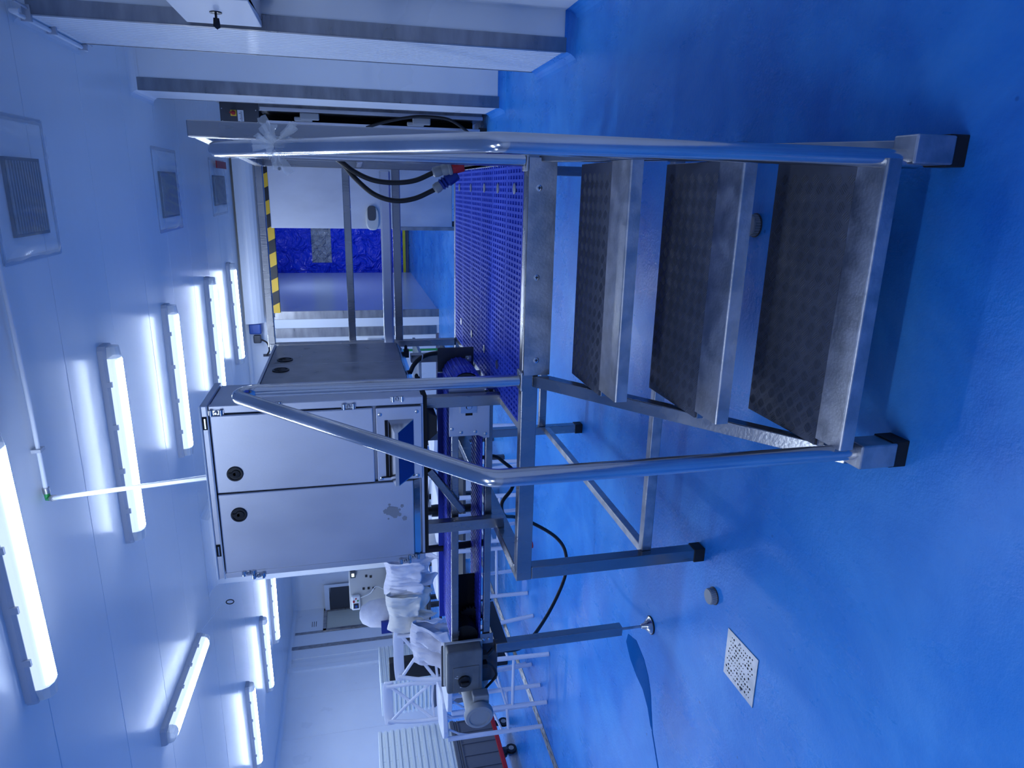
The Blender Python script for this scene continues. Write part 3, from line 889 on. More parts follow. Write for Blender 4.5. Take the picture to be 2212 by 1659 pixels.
for dz in (1.04, 1.10):
    MB().box(-2.41, -2.385, 3.0, 3.04, .972, 1.0).build('cable_gland', black_gloss, sb) if dz > 1.05 else MB().box(-2.47, -2.445, 3.0, 3.04, .972, 1.0).build('cable_gland', black_gloss, sb)
MB().box(-2.62, -2.36, 3.08, 3.09, .90, 1.21).build('mounting_plate', steel_dark, cv, bevel=.012)
# gear motor pointing at the viewer-left
mt = MB().cyl((-2.665, 3.12, 1.035), (-2.683, 2.90, 1.034), .066, 28).build('gear_motor', motor_grey, cv)
mdir = V((-.08, -1, 0)).normalized()
MB().lathe([(.074, -.025), (.078, -.02), (.078, .0), (.072, .010), (.056, .013), (.052, .007), (.001, .007)], (-2.683, 2.90, 1.034), mdir, 32).build('end_cap', grey_plastic, mt)
MB().box(-2.645, -2.585, 2.93, 2.99, .975, 1.06).build('terminal_lug', grey_plastic, mt, bevel=.006)
MB().prism([(-2.62, 3.12, .93), (-2.72, 3.12, .95), (-2.76, 3.12, 1.02), (-2.72, 3.12, 1.11), (-2.62, 3.12, 1.12)], (0, .12, 0)).build('gearbox', motor_grey, cv, bevel=.01)
cwire = MB().tube(spline([(-2.45, 3.02, .975), (-2.50, 3.04, .935), (-2.56, 3.04, .915), (-2.64, 3.06, .96), (-2.66, 3.04, .99)]), .007, 10)
cwire.build('wire', black, cv)
MB().tube(spline([(-2.40, 3.06, .93), (-2.42, 3.04, .97), (-2.41, 3.05, 1.0), (-2.40, 3.09, 1.02)]), .010, 10).build('flex_conduit', black_gloss, cv)
MB().tube([(-1.95, cf+.30, 1.30), (-1.95, cf+.32, .9)], .02, 12).build('support_tube', black, cv)

# ================================================================ CABLES
def cable(pts, r, label, nm='cable', n=10):
    mb = MB().tube(spline(pts, n), r, 10)
    return tag(mb.build(nm, black), label, 'cable')
tag(MB().tube(spline([(-1.70, 4.0, .93), (-1.667, 4.0, .756), (-1.722, 4.0, .669), (-1.80, 4.0, .60), (-1.86, 3.9, .64), (-1.93, 3.85, .715), (-2.02, 3.85, .70), (-2.121, 4.0, .587), (-2.177, 4.0, .466), (-2.30, 4.0, .297), (-2.434, 4.0, .218), (-2.60, 3.95, .235), (-2.75, 3.75, .42), (-2.72, 3.45, .66), (-2.60, 3.3, .87), (-2.50, 3.2, .93)], 8), .012, 10).build('cable', black), 'black cable looping down behind the left platform leg to the conveyor', 'cable')
# plugs on the right side rail
k1 = thing('plugged_cable', 'black cable with grey and red industrial plug hanging by the right post', 'cable', (.09, 2.76, 1.18))
MB().tube(spline([(.14, 2.80, 1.70), (.085, 2.75, 1.617), (.05, 2.75, 1.57), (.02, 2.75, 1.50), (.012, 2.75, 1.42), (.022, 2.75, 1.34), (.052, 2.75, 1.27)]), .0095, 12).build('cable_jacket', black, k1)
d = V((.032, 0, -.11)).normalized(); c0 = V((.052, 2.75, 1.272))
MB().lathe([(.011, 0), (.019, .006), (.021, .02), (.019, .034), (.018, .036), (.024, .05), (.024, .062), (.029, .066), (.029, .074), (.024, .078)], c0, d, 20).build('plug_body', grey_plastic, k1)
MB().lathe([(.026, 0), (.027, .01), (.027, .045), (.024, .047)], c0+d*.078, d, 20).build('plug_collar', red_p, k1, label='dark red plug collar')
k2 = thing('plugged_cable', 'black cable with grey and dark blue plug hanging by the right post', 'cable', (.02, 2.76, 1.18))
MB().tube(spline([(.13, 2.81, 1.69), (.08, 2.76, 1.612), (.03, 2.76, 1.57), (-.03, 2.76, 1.50), (-.055, 2.76, 1.42), (-.045, 2.76, 1.34), (-.01, 2.76, 1.262)]), .0095, 12).build('cable_jacket', black, k2)
d = V((.042, 0, -.06)).normalized(); c0 = V((-.012, 2.76, 1.265))
MB().lathe([(.011, 0), (.019, .006), (.021, .02), (.018, .032)], c0, d, 18).build('plug_body', grey_plastic, k2)
MB().lathe([(.018, 0), (.024, .008), (.018, .012), (.025, .020), (.018, .026), (.025, .034), (.024, .075), (.02, .078)], c0+d*.032, d, 18).build('plug_collar', blue_plug, k2, label='dark blue plug collar')
ct = thing('cable_with_ties', 'black cable arching down beside the rear cabinet, held by clear ties', 'cable', (-.95, 3.8, 1.1))
MB().tube(spline([(-1.02, 3.75, 1.29), (-.985, 3.8, 1.262), (-.95, 3.81, 1.22), (-.93, 3.82, 1.16), (-.93, 3.82, 1.07), (-.955, 3.8, 1.0), (-1.0, 3.8, .955), (-1.02, 3.78, .92)]), .013, 12).build('cable_jacket', black, ct)
for c in ((-.948, 3.81, 1.215), (-.955, 3.80, 1.005)):
    MB().lathe([(.017, -.003), (.018, 0), (.017, .003)], c, (.2, 0, 1), 14).build('cable_tie', white_trim, ct)

# conduit pipes
def pipe_thing():
    t = thing('water_pipe', 'white plastic pipe along the ceiling dropping to the big cabinet by a green elbow', 'pipe', (-1.85, 4.2, 2.235))
    MB().tube(spline([(-.2, 4.12, 3.415), (-.506, 4.165, 3.415), (-1.2, 4.2, 3.41), (-1.534, 4.21, 3.41), (-1.80, 4.215, 3.41)], 5), .0125, 12).build('pipe_run', white_trim, t)
    e = V((-1.84, 4.22, 3.41)); b_ = V((-1.30, 3.10, 2.235))
    dd = (b_-e).normalized()
    MB().tube([e+dd*.03, b_], .0125, 12).build('pipe_drop', white_trim, t)
    MB().tube([(-1.79, 4.215, 3.41), (-1.84, 4.22, 3.41), tuple(e+dd*.05)], .017, 12).build('elbow', green_p, t, label='green elbow fitting')
    MB().cyl((-1.80, 4.215, 3.41), (-1.765, 4.213, 3.41), .019, 14).cyl(e+dd*.05, e+dd*.085, .019, 14).build('collar', steel_worn, t)
    MB().box(-1.535, -1.515, 4.185, 4.25, 3.39, 3.44).build('clip', lamp_body, t)
    return t
pipe_thing()
rc = thing('conduit', 'clear bracketed conduit at the ceiling above the near right pilaster', 'conduit', (.88, 5.4, 3.4))
MB().tube([(.905, 4.80, 3.36), (.905, 4.80, 3.40), (.905, 6.0, 3.40)], .014, 12).build('pipe_run', white_trim, rc)
MB().tube([(.96, 4.80, 3.38), (.94, 6.05, 3.38)], .008, 10).build('pipe_run', lamp_body, rc)
for y_ in (4.98, 5.35, 5.9): MB().box(.885, .975, y_-.012, y_+.012, 3.365, 3.42).build('bracket', lamp_body, rc)

# ================================================================ RIGHT SIDE THINGS
eb = thing('electrical_box', 'pale electrical box with a black key on the near right wall', 'box', (1.06, 4.6, 2.05))
MB().prism([(.94, 4.30, 2.50), (.985, 4.95, 2.50), (1.19, 4.95, 2.50), (1.19, 4.30, 2.50)], (0, 0, -.43)).build('body', steel_sheet, eb, bevel=.004)
MB().box(.935, .975, 4.28, 4.93, 2.07, 2.505).build('door', mat('pale box door', (.62, .66, .74), .4), eb, bevel=.004)
k = MB().lathe([(.034, 0), (.034, .006), (.010, .008)], (.935, 4.60, 2.285), (-1, 0, 0), 16)
k.build('keyhole_plate', black_gloss, eb)
MB().obox((.915, 4.60, 2.285), (.012, 0, 0), (0, .006, 0), (0, 0, .006)).prism([(.905, 4.596, 2.30), (.860, 4.585, 2.302), (.845, 4.60, 2.285), (.860, 4.615, 2.268), (.905, 4.604, 2.270)], (0, .008, 0)).build('key', black, eb)

mc = thing('processing_machine', 'tall stainless machine with black interior standing beyond the second right pilaster', 'machine', (.78, 8.5, 0))
MB().box(.60, .96, 8.15, 8.95, 2.47, 2.86).build('control_housing', steel_dark, mc, bevel=.006)
MB().prism([(.96, 8.149, 2.86), (.80, 8.149, 2.86), (.83, 8.149, 2.93), (.96, 8.149, 2.95)], (0, .7, 0)).build('top_cap', steel_worn, mc)
MB().box(.735, .96, 8.12, 8.95, .06, 2.47).build('side_panel', steel_x, mc, bevel=.004)
MB().box(.735, .77, 8.06, 8.12, .06, 2.45).build('door_edge', steel_sheet, mc)
MB().box(.64, .735, 8.5, 8.95, .10, 2.45).build('interior', void, mc)
MB().box(.585, .645, 8.12, 8.18, .08, 2.40).build('frame_post', steel_sheet, mc, bevel=.003)
MB().box(.50, .60, 8.2, 8.95, .08, 2.44).build('side_panel', steel_x, mc)
for z in (1.95, .75):
    MB().box(.66, .735, 8.07, 8.11, z-.10, z+.10).box(.645, .69, 8.08, 8.12, z-.03, z+.16).build('toggle_clamp', grey_plastic, mc, bevel=.012)
ys_ = MB().box(.675, .735, 8.138, 8.15, 2.695, 2.755).build('isolator_plate', yellow_p, mc, bevel=.004)
MB().lathe([(.022, 0), (.022, .02), (.018, .022)], (.705, 8.138, 2.725), (0, -1, 0), 20).box(.698, .712, 8.10, 8.12, 2.705, 2.76).build('isolator_knob', red_p, ys_)
ls = MB().box(.625, .735, 8.142, 8.15, 2.625, 2.685).build('rating_label', white_trim, mc)
tm = MB()
for i in range(7):
    xx = .632+i*.0135
    tm.box(xx, xx+.005, 8.1405, 8.1425, 2.635, 2.635+random.uniform(.02, .042))
tm.build('print', steel_dark, ls)
for x, z in ((.62, 2.84), (.745, 2.84), (.62, 2.49), (.74, 2.50), (.62, 2.66)): screw(mc, (x, 8.15, z), (0, -1, 0), .006)
MB().box(.62, .66, 8.12, 8.2, 0, .08).box(.85, .92, 8.12, 8.2, 0, .08).box(.52, .56, 8.85, 8.93, 0, .08).build('foot', black, mc)
cable([(.60, 7.98, 1.36), (.66, 7.98, 1.18), (.715, 7.98, .95), (.74, 7.98, .75), (.73, 7.98, .5), (.68, 8.0, .36), (.58, 8.05, .20), (.50, 8.1, .1)], .016, 'thick black cable arching in front of the tall machine at right')
tag(MB().box(1.49, 1.5, 9.2, 9.9, 2.8, 2.95).build('wall_patch', steel_worn), 'small steel plate on the far right wall above the machine', 'plate')

# knot of clear film on the right handrail
def film_knot():
    mb = MB(); c = V((.107, 2.26, 1.80))
    for k in range(15):
        a = random.uniform(0, 6.28)
        d0 = V((math.cos(a), -.4, math.sin(a))).normalized()
        d0 = V((d0.x*1.0, d0.y*.5, d0.z*1.1))
        L_ = random.uniform(.04, .095); wv = random.uniform(.008, .022)
        s0 = d0.cross(V((0, 1, 0))).normalized()
        def fn(u, v, d0=d0, L_=L_, wv=wv, s0=s0, k=k):
            p = c+V((0, -.027, 0))+d0*(L_*u)+s0*((v-.5)*wv*(0.4+u*1.2))
            nz = noise.noise(p*60+V((k, 0, 0)))
            return p+V((0, -.010*abs(nz), .008*nz))
        mb.grid(fn, 8, 5)
    for s_ in (-1, 0, 1):
        def fn2(u, v, s_=s_):
            t = u*math.tau
            r_ = .027+.004*noise.noise(V((t*2, v*4, s_)))
            return c+V((r_*math.cos(t), r_*math.sin(t)*.8, (v-.5)*.035+s_*.02+.012*math.sin(t+s_)))
        mb.grid(fn2, 24, 4)
    return tag(mb.build('plastic_film', mat('crumpled clear film', (.92, .93, .90), .08, alpha=.34, spec=1)), 'crumpled knot of clear plastic film tied round the right handrail', 'film')
film_knot()

# ================================================================ FLOOR THINGS
dn = thing('floor_drain', 'square perforated stainless drain cover in the blue floor', 'drain', (-1.995, 2.21, 0))
q = [V((-1.884, 2.330, .003)), V((-1.876, 2.093, .003)), V((-2.113, 2.090, .003)), V((-2.114, 2.326, .003))]
MB().prism([(p.x, p.y, 0) for p in q], (0, 0, .004)).build('cover', steel_worn, dn, bevel=.001)
hm = MB()
for i in range(11):
    for j in range(10):
        if random.random() < .08: continue
        u_, v_ = .09+.82*(i+.5*(j % 2))/11, .12+.76*j/9
        p = q[0].lerp(q[1], u_).lerp(q[3].lerp(q[2], u_), v_)+V((random.uniform(-.003, .003), random.uniform(-.003, .003), 0))
        r_ = random.choice((.0032, .0042, .0055))
        hm.prism([(p.x+r_*math.cos(t*math.tau/8), p.y+r_*math.sin(t*math.tau/8), .0040) for t in range(8)], (0, 0, .0004))
hm.build('hole', void, dn, kind='stuff')
for u_, v_ in ((.42, .08), (.6, .93)):
    p = q[0].lerp(q[1], u_).lerp(q[3].lerp(q[2], u_), v_); screw(dn, (p.x, p.y, .004), (0, 0, 1), .006)
def plug(x, yv, r, label):
    t = thing('floor_plug', label, 'cap', (x, yv, 0), 'round grey floor caps')
    MB().lathe([(r, 0), (r, .028), (r*.96, .032), (.001, .033)], (x, yv, 0), (0, 0, 1), 30).build('cap', grey_plastic, t)
    k = MB()
    for i in range(26):
        a = i*math.tau/26
        k.obox((x+r*math.cos(a), yv+r*math.sin(a), .015), V((math.cos(a), math.sin(a), 0))*.0015, V((-math.sin(a), math.cos(a), 0))*.003, (0, 0, .012))
    k.build('grip_ridge', grey_plastic, t, kind='stuff')
    MB().lathe([(r+.006, 0), (r+.006, .004)], (x, yv, 0), (0, 0, 1), 30).build('collar', steel_dark, t)
plug(-1.815, 2.478, .036, 'round dark grey cap standing up from the floor beside the drain cover')
plug(-.12, 2.50, .042, 'round dark grey cap on the floor seen between the steps')
tag(MB().lathe([(.032, 0), (.034, .012), (.03, .02), (.001, .022)], (-3.29, 5.62, 0), (0, 0, 1), 20).build('round_stopper', red_p), 'small red round cap on the floor behind the platform frame', 'cap')
pd = MB()
pp = [(-2.66, 3.36), (-2.62, 3.24), (-2.66, 3.12), (-2.72, 3.05), (-2.80, 3.00), (-2.90, 2.97), (-3.02, 2.93), (-3.0, 2.965), (-2.92, 3.02), (-2.86, 3.10), (-2.84, 3.20), (-2.80, 3.30), (-2.73, 3.38)]
pd.prism([(x, y_, .0005) for x, y_ in pp], (0, 0, .0012))
pd.prism([(-3.02, 2.945, .0005), (-3.01, 2.935, .0005), (-3.2, 2.80, .0005), (-3.35, 2.68, .0005), (-3.205, 2.815, .0005)], (0, 0, .001))
tag(pd.build('puddle', water_m), 'small puddle of water with a trickle on the floor by the conveyor foot', 'puddle')

# ================================================================ STOOLS, COATS
def stool(cx, cyv, ang, zt, zs, w_, label):
    t = thing('bar_stool', label, 'stool', (cx, cyv, 0), 'white cross-back bar stools')
    ca, sa = math.cos(ang), math.sin(ang)
    def P(a, b_, z): return V((cx+ca*a-sa*b_, cyv+sa*a+ca*b_, z))
    h = w_/2; dp_ = .24
    for sx_ in (-1, 1):
        MB().tube([P(sx_*(h+.0), -dp_-.02, 0.006), P(sx_*h, -dp_+.02, zs-.02)], [.019, .022], 10).build('leg', stool_white, t)
        MB().tube(spline([P(sx_*(h+.02), dp_+.05, 0.006), P(sx_*h, dp_, zs*.6), P(sx_*h*.92, dp_-.02, zs), P(sx_*h*.95, dp_+.02, (zs+zt)/2), P(sx_*h*.86, dp_+.07, zt-.02)], 6), .019, 10).build('leg', stool_white, t)
        MB().tube([P(sx_*h, -dp_, zs*.42), P(sx_*h, dp_, zs*.42)], .012, 8).build('stretcher', stool_white, t)
        for k in (-1, 1):
            MB().tube([P(sx_*h, k*dp_*.95, zs*.72), P(sx_*h*.9, k*dp_*.8, zs*.86), P(sx_*h*.62, k*dp_*.8, zs*.96)], .010, 8).build('knee_brace', stool_white, t)
    MB().tube([P(-h, -dp_, zs*.36), P(h, -dp_, zs*.36)], .015, 10).build('stretcher', stool_white, t)
    MB().tube([P(-h, dp_, zs*.50), P(h, dp_, zs*.50)], .012, 10).build('stretcher', stool_white, t)
    mb = MB()
    pl = []
    for k in range(24):
        a = k*math.tau/24
        c_, s_ = math.cos(a), math.sin(a)
        pl.append(P((h+.02)*math.copysign(abs(c_)**.5, c_), (dp_+.03)*math.copysign(abs(s_)**.5, s_), zs-.022))
    mb.prism(pl, (0, 0, .044)).build('seat', stool_white, t, bevel=.008)
    # curved top rail
    def fn(u, v):
        a = (u-.5)*1.0; zz = zt-.085+.09*v
        return P(a*w_*1.08, dp_+.09+.05*(1-(2*u-1)**2)*1.0-.012*math.sin(v*math.pi), zz+.012*(1-(2*u-1)**4))
    MB().grid(fn, 16, 5).build('top_rail', stool_white, t, solid=.026, bevel=.004)
    for s_ in (-1, 1):
        MB().tube(spline([P(s_*h*.84, dp_+.07, zt-.06), P(0, dp_+.06+.01*s_, (zs+zt)/2+.02), P(-s_*h*.90, dp_+.0, zs+.07)], 5), .016, 8).build('cross_slat', stool_white, t)
    MB().tube(spline([P(-h*.9, dp_, zs+.05), P(0, dp_+.02, zs+.065), P(h*.9, dp_, zs+.05)], 4), .012, 8).build('back_rung', stool_white, t)
    return t
stool(-4.80, 5.35, .35, 1.44, .92, .38, 'white plastic bar stool with crossed back, leftmost, behind the grey motor')
stool(-4.27, 5.20, 0, 1.33, .90, .52, 'white plastic bar stool with crossed back, second from left, broad curved top rail')
stool(-3.66, 6.0, .1, 1.30, .88, .50, 'white bar stool mostly hidden under the draped white coats')
stool(-3.0, 5.95, -.1, 1.30, .88, .50, 'white bar stool behind the conveyor, beneath the large control cabinet')
stool(-2.35, 6.4, -.4, 1.28, .86, .50, 'white bar stool farthest right, seen through the conveyor frame')

def drape(label, c, w_, h_, depth, m, seed, folds=7, lean=0, amp=1):
    """coat folded over a stool back: an arch in section, hanging both sides, with folds"""
    def fn(u, v):
        s_ = (v-.42)*(h_*2)
        z = -abs(s_) if abs(s_) > .03 else -.03*(s_/.03)**2
        yv = math.copysign(min(abs(s_), .05), s_)
        fall = min(1, abs(s_)/h_)
        x = (u-.5)*w_*(1-.12*fall*math.sin(u*3+seed))
        f = (abs(math.sin(u*folds*1.6+seed+fall*1.3+.6*noise.noise(V((u*3, v*3, seed)))))-.6)*.06*amp*min(1, fall*1.6)+.05*amp*noise.noise(V((u*6, v*4, seed)))*(.2+fall)+.02*amp*noise.noise(V((u*13, v*9, seed)))
        edge = .05*noise.noise(V((u*6+seed, 0, v)))
        z2 = z*(1-.22*abs(math.sin(u*5+seed*2))*fall) + edge*fall
        return (c[0]+x+.03*fall*math.sin(v*7+seed)+lean*fall, c[1]+yv+(-depth*fall if s_ < 0 else depth*fall*.5)+f, c[2]+z2+.015*math.sin(u*6+seed))
    mb = MB().grid(fn, 44, 44)
    return tag(mb.build('coat', m, solid=.006), label, 'coat', 'white work clothes hung over the stools')
drape('soft white cotton coat draped nearest the big cabinet', (-3.47, 5.62, 1.405), .34, .44, .05, cotton, 1.0, 5, -.05)
drape('smooth cream apron with curved lower edge hung in the middle of the coats', (-3.78, 5.52, 1.395), .36, .40, .03, cream, 2.6, 3, -.03)
drape('crumpled white coat with deep folds hanging lowest, above the left stool', (-4.05, 5.40, 1.19), .42, .42, .06, cotton, 4.1, 5, -.05, 2.0)
tag(MB().grid(lambda u, v: (-3.35+.22*(u-.5)+.04*v, 5.9+.1*v, 1.20-.5*v+.02*math.sin(u*12)), 20, 14).build('apron', cream, solid=.008), 'narrow cream apron strip hanging just right of the coats', 'apron')

# ================================================================ TROLLEYS
def trolley(x, y0, y1, label, gl, n=12, zt=1.51, first=True):
    xb = x-.58
    t = thing('trolley', label+', red dolly with black castors', 'trolley', ((x+xb)/2, (y0+y1)/2, 0))
    MB().box(xb, x, y0, y1, .165, .215).build('base_frame', red_p, t, bevel=.006)
    for a in (x-.06, xb+.06):
        for b_ in (y0+.09, (y0+y1)/2, y1-.09):
            wh = MB().cyl((a-.015, b_, .06), (a+.015, b_, .06), .06, 20).build('castor', black_gloss, t)
            MB().box(a-.024, a+.024, b_-.02, b_+.02, .10, .165).build('castor_fork', steel_dark, wh)
            MB().lathe([(.03, 0), (.03, .002)], (a+.0151, b_, .06), (1, 0, 0), 16).build('hub', grey_plastic, wh)
    g = thing('crate', 'grey ribbed plastic crate standing on the red dolly '+gl, 'crate', ((x+xb)/2, (y0+y1)/2, .215), 'grey crates')
    xi = x-.012
    MB().box(xb+.02, xi, y0+.02, y1-.02, .215, .66).build('body', crate_grey, g)
    MB().box(xb+.01, x, y0+.01, y1-.01, .645, .69).build('rim', crate_grey, g, bevel=.006)
    MB().box(xi, xi+.01, y0+.02, y1-.02, .60, .612).box(xi, xi+.01, y0+.02, y1-.02, .63, .64).build('rib', crate_grey, g)
    k = y1-.03
    while k > y0+.05:
        MB().box(xi, xi+.012, k-.012, k, .22, .60).build('rib', crate_grey, g); k -= .17
    dz = (zt-.69)/n
    tr0 = None
    for i in range(n):
        z = .69+i*dz
        if tr0 is None:
            tr0 = MB().prism([(xb+.02, y0+.02, z), (xb+.02, y1-.02, z), (x-.012, y1-.012, z), (x-.012, y0+.012, z)], (0, 0, dz*.5))
            tr0.box(xb, x-.003, y0+.0, y1-.0, z+dz*.5, z+dz*.985)
            for q_ in range(4): tr0.box(x-.014, x-.008, y0+.15+q_*.2, y0+.158+q_*.2, z, z+dz*.6)
            tr0 = tag(tr0.build('tray', tray_white, bevel=.003, seg=1), '', 'tray', 'stacked white trays '+gl)
            base_loc = tr0.location.copy(); o = tr0
        else:
            o = tr0.copy(); COL.objects.link(o); o.location = base_loc+V((random.uniform(-.002, .002), random.uniform(-.003, .003), dz*i))
        pos = 'topmost' if i == n-1 else ('lowest' if i == 0 else f'{["", "second", "third", "fourth", "fifth", "sixth", "seventh", "eighth", "ninth", "tenth", "eleventh"][i]} from the bottom')
        o['label'] = f'white ribbed plastic tray, {pos} of the stack {gl}'
    return t
trolley(-6.0, 5.50, 6.49, 'trolley at the photo edge left of the stools', 'at the near left', 12, 1.51)
trolley(-6.75, 8.2, 9.0, 'trolley standing behind the stools', 'behind the stools', 12, 1.42)

# ================================================================ BACKGROUND LEFT: packing machine, table frame
pm = thing('packing_machine', 'grey packing machine with a small white control panel by the hatch', 'machine', (-6.4, 10.2, 0))
MB().box(-6.72, -6.0, 10.0, 10.7, 1.17, 1.83).build('body', grey_light, pm, bevel=.02)
cpn = MB().box(-6.70, -6.44, 9.93, 10.0, 1.66, 1.80).build('control_panel', white_trim, pm, bevel=.02)
MB().box(-6.66, -6.57, 9.925, 9.932, 1.69, 1.77).build('display', black_gloss, cpn)
MB().box(-6.645, -6.60, 9.922, 9.926, 1.71, 1.75).build('display_glass', blue_box, cpn)
MB().lathe([(.018, 0), (.018, .02)], (-6.525, 9.93, 1.765), (0, -1, 0), 14).build('stop_button', red_p, cpn, label='red push button')
MB().lathe([(.014, 0), (.014, .012)], (-6.52, 9.93, 1.70), (0, -1, 0), 14).build('start_button', green_p, cpn, label='green push button')
MB().lathe([(.012, 0), (.012, .012)], (-6.48, 9.93, 1.73), (0, -1, 0), 14).build('warning_mark', red_p, cpn)
for x, z in ((-6.35, 1.60), (-6.35, 1.52), (-6.36, 1.44), (-6.12, 1.55), (-6.14, 1.48)):
    MB().box(x-.02, x+.02, 9.99, 10.0, z-.018, z+.018).build('socket', black, pm)
MB().box(-6.10, -5.98, 9.94, 10.0, 1.72, 1.80).build('scale_display', steel_dark, pm)
MB().box(-6.075, -6.02, 9.935, 9.94, 1.74, 1.78).build('lit_screen', screen_glow, pm)
for x in (-6.68, -6.04):
    for y_ in (10.04, 10.66): MB().box(x-.03, x+.03, y_-.03, y_+.03, 0, 1.17).build('leg', steel_dark, pm)
MB().tube(spline([(-6.5, 9.97, 1.66), (-6.42, 9.95, 1.50), (-6.3, 9.94, 1.40), (-6.38, 9.94, 1.25), (-6.42, 9.94, 1.18)]), .008, 8).build('wire', white_trim, pm)
tb = thing('sack_tub', 'white rounded tub with gathered liner standing on the far table', 'tub', (-6.47, 9.45, 1.16))
MB().lathe([(.12, 0), (.20, .05), (.22, .2), (.20, .36), (.13, .48), (.05, .52)], (-6.47, 9.45, 1.16), (0, 0, 1), 24).build('tub_body', cotton, tb)
MB().box(-6.62, -6.42, 9.12, 9.17, 1.16, 1.36).build('dark_panel', blue_plug, tb)
tt = thing('work_table', 'grey steel work table frame behind the stools and coats', 'table', (-6.4, 9.5, 0))
MB().box(-7.4, -5.7, 9.08, 9.9, 1.12, 1.16).build('table_top', steel_x, tt)
for x in (-7.35, -5.76):
    for y_ in (9.13, 9.85): MB().box(x-.025, x+.025, y_-.025, y_+.025, 0, 1.12).build('leg', steel_x, tt)
for z in (.85, .45, .25): MB().box(-7.35, -5.76, 9.11, 9.15, z-.02, z+.02).build('rail', steel_dark, tt)
MB().box(-7.35, -5.8, 9.05, 9.8, .2, .24).build('shelf', steel_dark, tt)
fr_ = thing('rack_frame', 'dark grey steel rack standing between the coats and the white column', 'rack', (-4.6, 7.2, 0))
for x in (-5.1, -3.6, -2.9):
    for y_ in (6.9, 7.5): MB().box(x-.025, x+.025, y_-.025, y_+.025, 0, 1.28).build('post', steel_dark, fr_)
for z in (1.26, .86, .45): MB().box(-5.1, -2.9, 6.9, 7.5, z-.015, z+.015).build('shelf', steel_dark if z < 1.2 else steel_x, fr_)
tag(MB().box(-4.95, -4.3, 6.95, 7.4, .876, 1.10).build('storage_box', grey_plastic, bevel=.02), 'grey plastic box on the middle shelf of the dark rack', 'box')
tag(MB().box(-3.5, -3.0, 6.95, 7.4, .876, 1.06).build('storage_box', tray_white, bevel=.02), 'white plastic box at the right of the rack middle shelf', 'box')
tag(MB().box(-5.35, -5.12, 6.5, 6.62, 0, 1.36).build('equipment_case', black_gloss, bevel=.01), 'narrow black upright case behind the left stools', 'case')
wk = thing('hanging_cable', 'thin white wire with a black ring hanging from the ceiling beside the column', 'cable', (-4.97, 7.5, 3.4))
MB().tube([(-4.95, 7.3, 3.43), (-5.0, 7.9, 3.30)], .004, 6).build('wire', white_trim, wk)
MB().tube([V((-5.0+.03*math.cos(a*math.tau/12), 7.9, 3.22+.045*math.sin(a*math.tau/12))) for a in range(13)], .007, 8, caps=False).build('ring', black, wk)

# ================================================================ BACK: service door, cabinet
rd = thing('roller_door', 'rolled up service door with white housing and blue drive above the opening', 'door', (-.8, 12.4, 3.05))
MB().prism([(.75, 12.6, 3.07)]+[(.75, 12.6-.26*math.sin(k*math.pi/2/6), 3.33-.26*math.cos(k*math.pi/2/6)) for k in range(0, 7)]+[(.75, 12.34, 3.40), (.75, 12.6, 3.40)], (-3.12, 0, 0)).build('housing', white_panel, rd)
MB().box(-2.56, -2.38, 12.38, 12.55, 3.16, 3.36).build('drive_motor', blue_box, rd, bevel=.02, label='blue drive motor')
MB().box(-2.72, -2.58, 12.36, 12.46, 3.17, 3.30).build('drive_gearbox', steel_dark, rd, bevel=.02)
MB().tube(spline([(-2.66, 12.4, 3.17), (-2.72, 12.4, 3.08), (-2.85, 12.4, 3.05), (-2.95, 12.4, 3.10)]), .014, 8).build('wire', black, rd)
MB().box(-2.97, -2.93, 12.40, 12.44, 2.95, 3.16).build('crank_handle', steel_dark, rd)
MB().box(-2.21, .74, 12.50, 12.62, 2.83, 2.94).build('safety_edge', hazard, rd)
MB().box(-2.28, .74, 12.47, 12.5, 2.95, 3.07).build('edge_profile', steel_x, rd)
cu = thing('curtain_door', 'bright blue plastic curtain with a clear window at the end of the corridor', 'curtain', (-.8, 18.9, .1))
MB().box(-2.33, -1.0+.9, 18.88, 18.93, .16, 3.44).build('curtain_sheet', curtain_blue, cu)
MB().box(-2.0, -.1, 18.865, 18.882, 2.05, 2.55).build('clear_window', curtain_win, cu)
MB().box(-2.33, -.1, 18.85, 18.9, .10, .17).build('bottom_bar', yellow_bar, cu, label='yellow bottom bar')
MB().box(-2.2, -2.16, 18.86, 18.88, .2, 3.3).build('welt', curtain_blue, cu)
sc_ = thing('tall_steel_cabinet', 'tall plain stainless cabinet beyond the platform right of the blue curtain', 'cabinet', (-.1, 9.8, 0))
MB().box(-.56, .36, 9.5, 10.1, .20, 2.57).build('body', steel_sheet, sc_, bevel=.006)
MB().box(-.575, -.53, 9.48, 9.52, .06, .93).build('edge_profile', steel_x, sc_, bevel=.004)
MB().box(-.56, .36, 9.485, 9.5, .93, .96).build('ledge', steel_pol, sc_)
for x in (-.5, .3):
    for y_ in (9.56, 10.04): MB().box(x-.025, x+.025, y_-.025, y_+.025, 0, .2).build('leg', steel_dark, sc_)
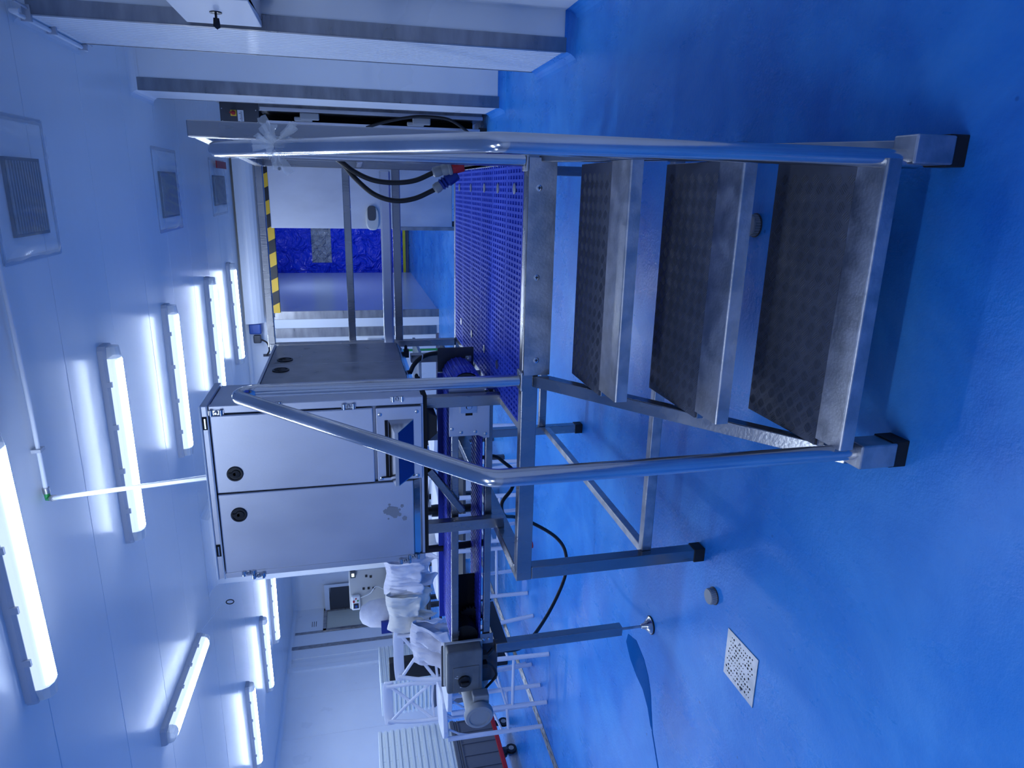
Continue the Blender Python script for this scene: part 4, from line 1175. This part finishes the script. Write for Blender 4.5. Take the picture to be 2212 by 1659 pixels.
hd = MB().prism([V((-.42, 9.42, 1.275))+V((.155*math.copysign(abs(math.cos(a))**.7, math.cos(a)), 0, .088*math.copysign(abs(math.sin(a))**.7, math.sin(a)))) for a in [k*math.tau/24 for k in range(24)]], (0, .08, 0)).build('door_handle', grey_light, sc_, bevel=.02, seg=3)
MB().prism([V((-.355, 9.408, 1.285))+V((.095*math.copysign(abs(math.cos(a))**.5, math.cos(a)), 0, .055*math.copysign(abs(math.sin(a))**.6, math.sin(a)))) for a in [k*math.tau/20 for k in range(20)]], (0, .015, 0)).build('handle_inset', steel_dark, hd, bevel=.005)
MB().lathe([(.02, 0), (.02, .02)], (.18, 9.5, 2.42), (0, -1, 0), 10).build('lock', black, sc_)
# hand sink and fittings on the back wall
sk = thing('hand_sink', 'white wall sink with a hose on the back wall behind the rear cabinet', 'sink', (-2.95, 12.45, .9))
MB().box(-3.4, -2.72, 12.15, 12.595, 1.05, 1.35).build('basin', white_panel, sk, bevel=.04, seg=3)
MB().box(-3.0, -2.85, 12.5, 12.595, 1.40, 1.55).build('soap_box', white_trim, sk, bevel=.02)
MB().tube(spline([(-2.75, 12.5, 1.95), (-2.82, 12.45, 1.86), (-2.84, 12.45, 1.75), (-2.80, 12.5, 1.62), (-2.72, 12.5, 1.56)]), .015, 8).build('hose', steel_dark, sk)
tag(MB().prism([(-2.72, 11.9, 1.45), (-2.95, 11.9, 1.42), (-2.92, 11.9, 1.20), (-2.76, 11.9, 1.22)], (0, .2, 0)).box(-2.86, -2.82, 11.98, 12.02, 0, 1.2).build('bin', green_p, bevel=.01), 'dark green small bin on a stand beside the wall sink', 'bin')
wt = thing('side_table', 'low steel table with white items behind the platform, left of the opening', 'table', (-3.0, 10.2, 0))
MB().box(-3.6, -2.35, 9.8, 10.8, .62, .66).build('table_top', steel_x, wt)
for x in (-3.55, -2.4):
    for y_ in (9.85, 10.75): MB().box(x-.02, x+.02, y_-.02, y_+.02, 0, .62).build('leg', steel_dark, wt)
MB().box(-3.55, -2.4, 9.85, 10.75, .2, .23).build('shelf', steel_dark, wt)
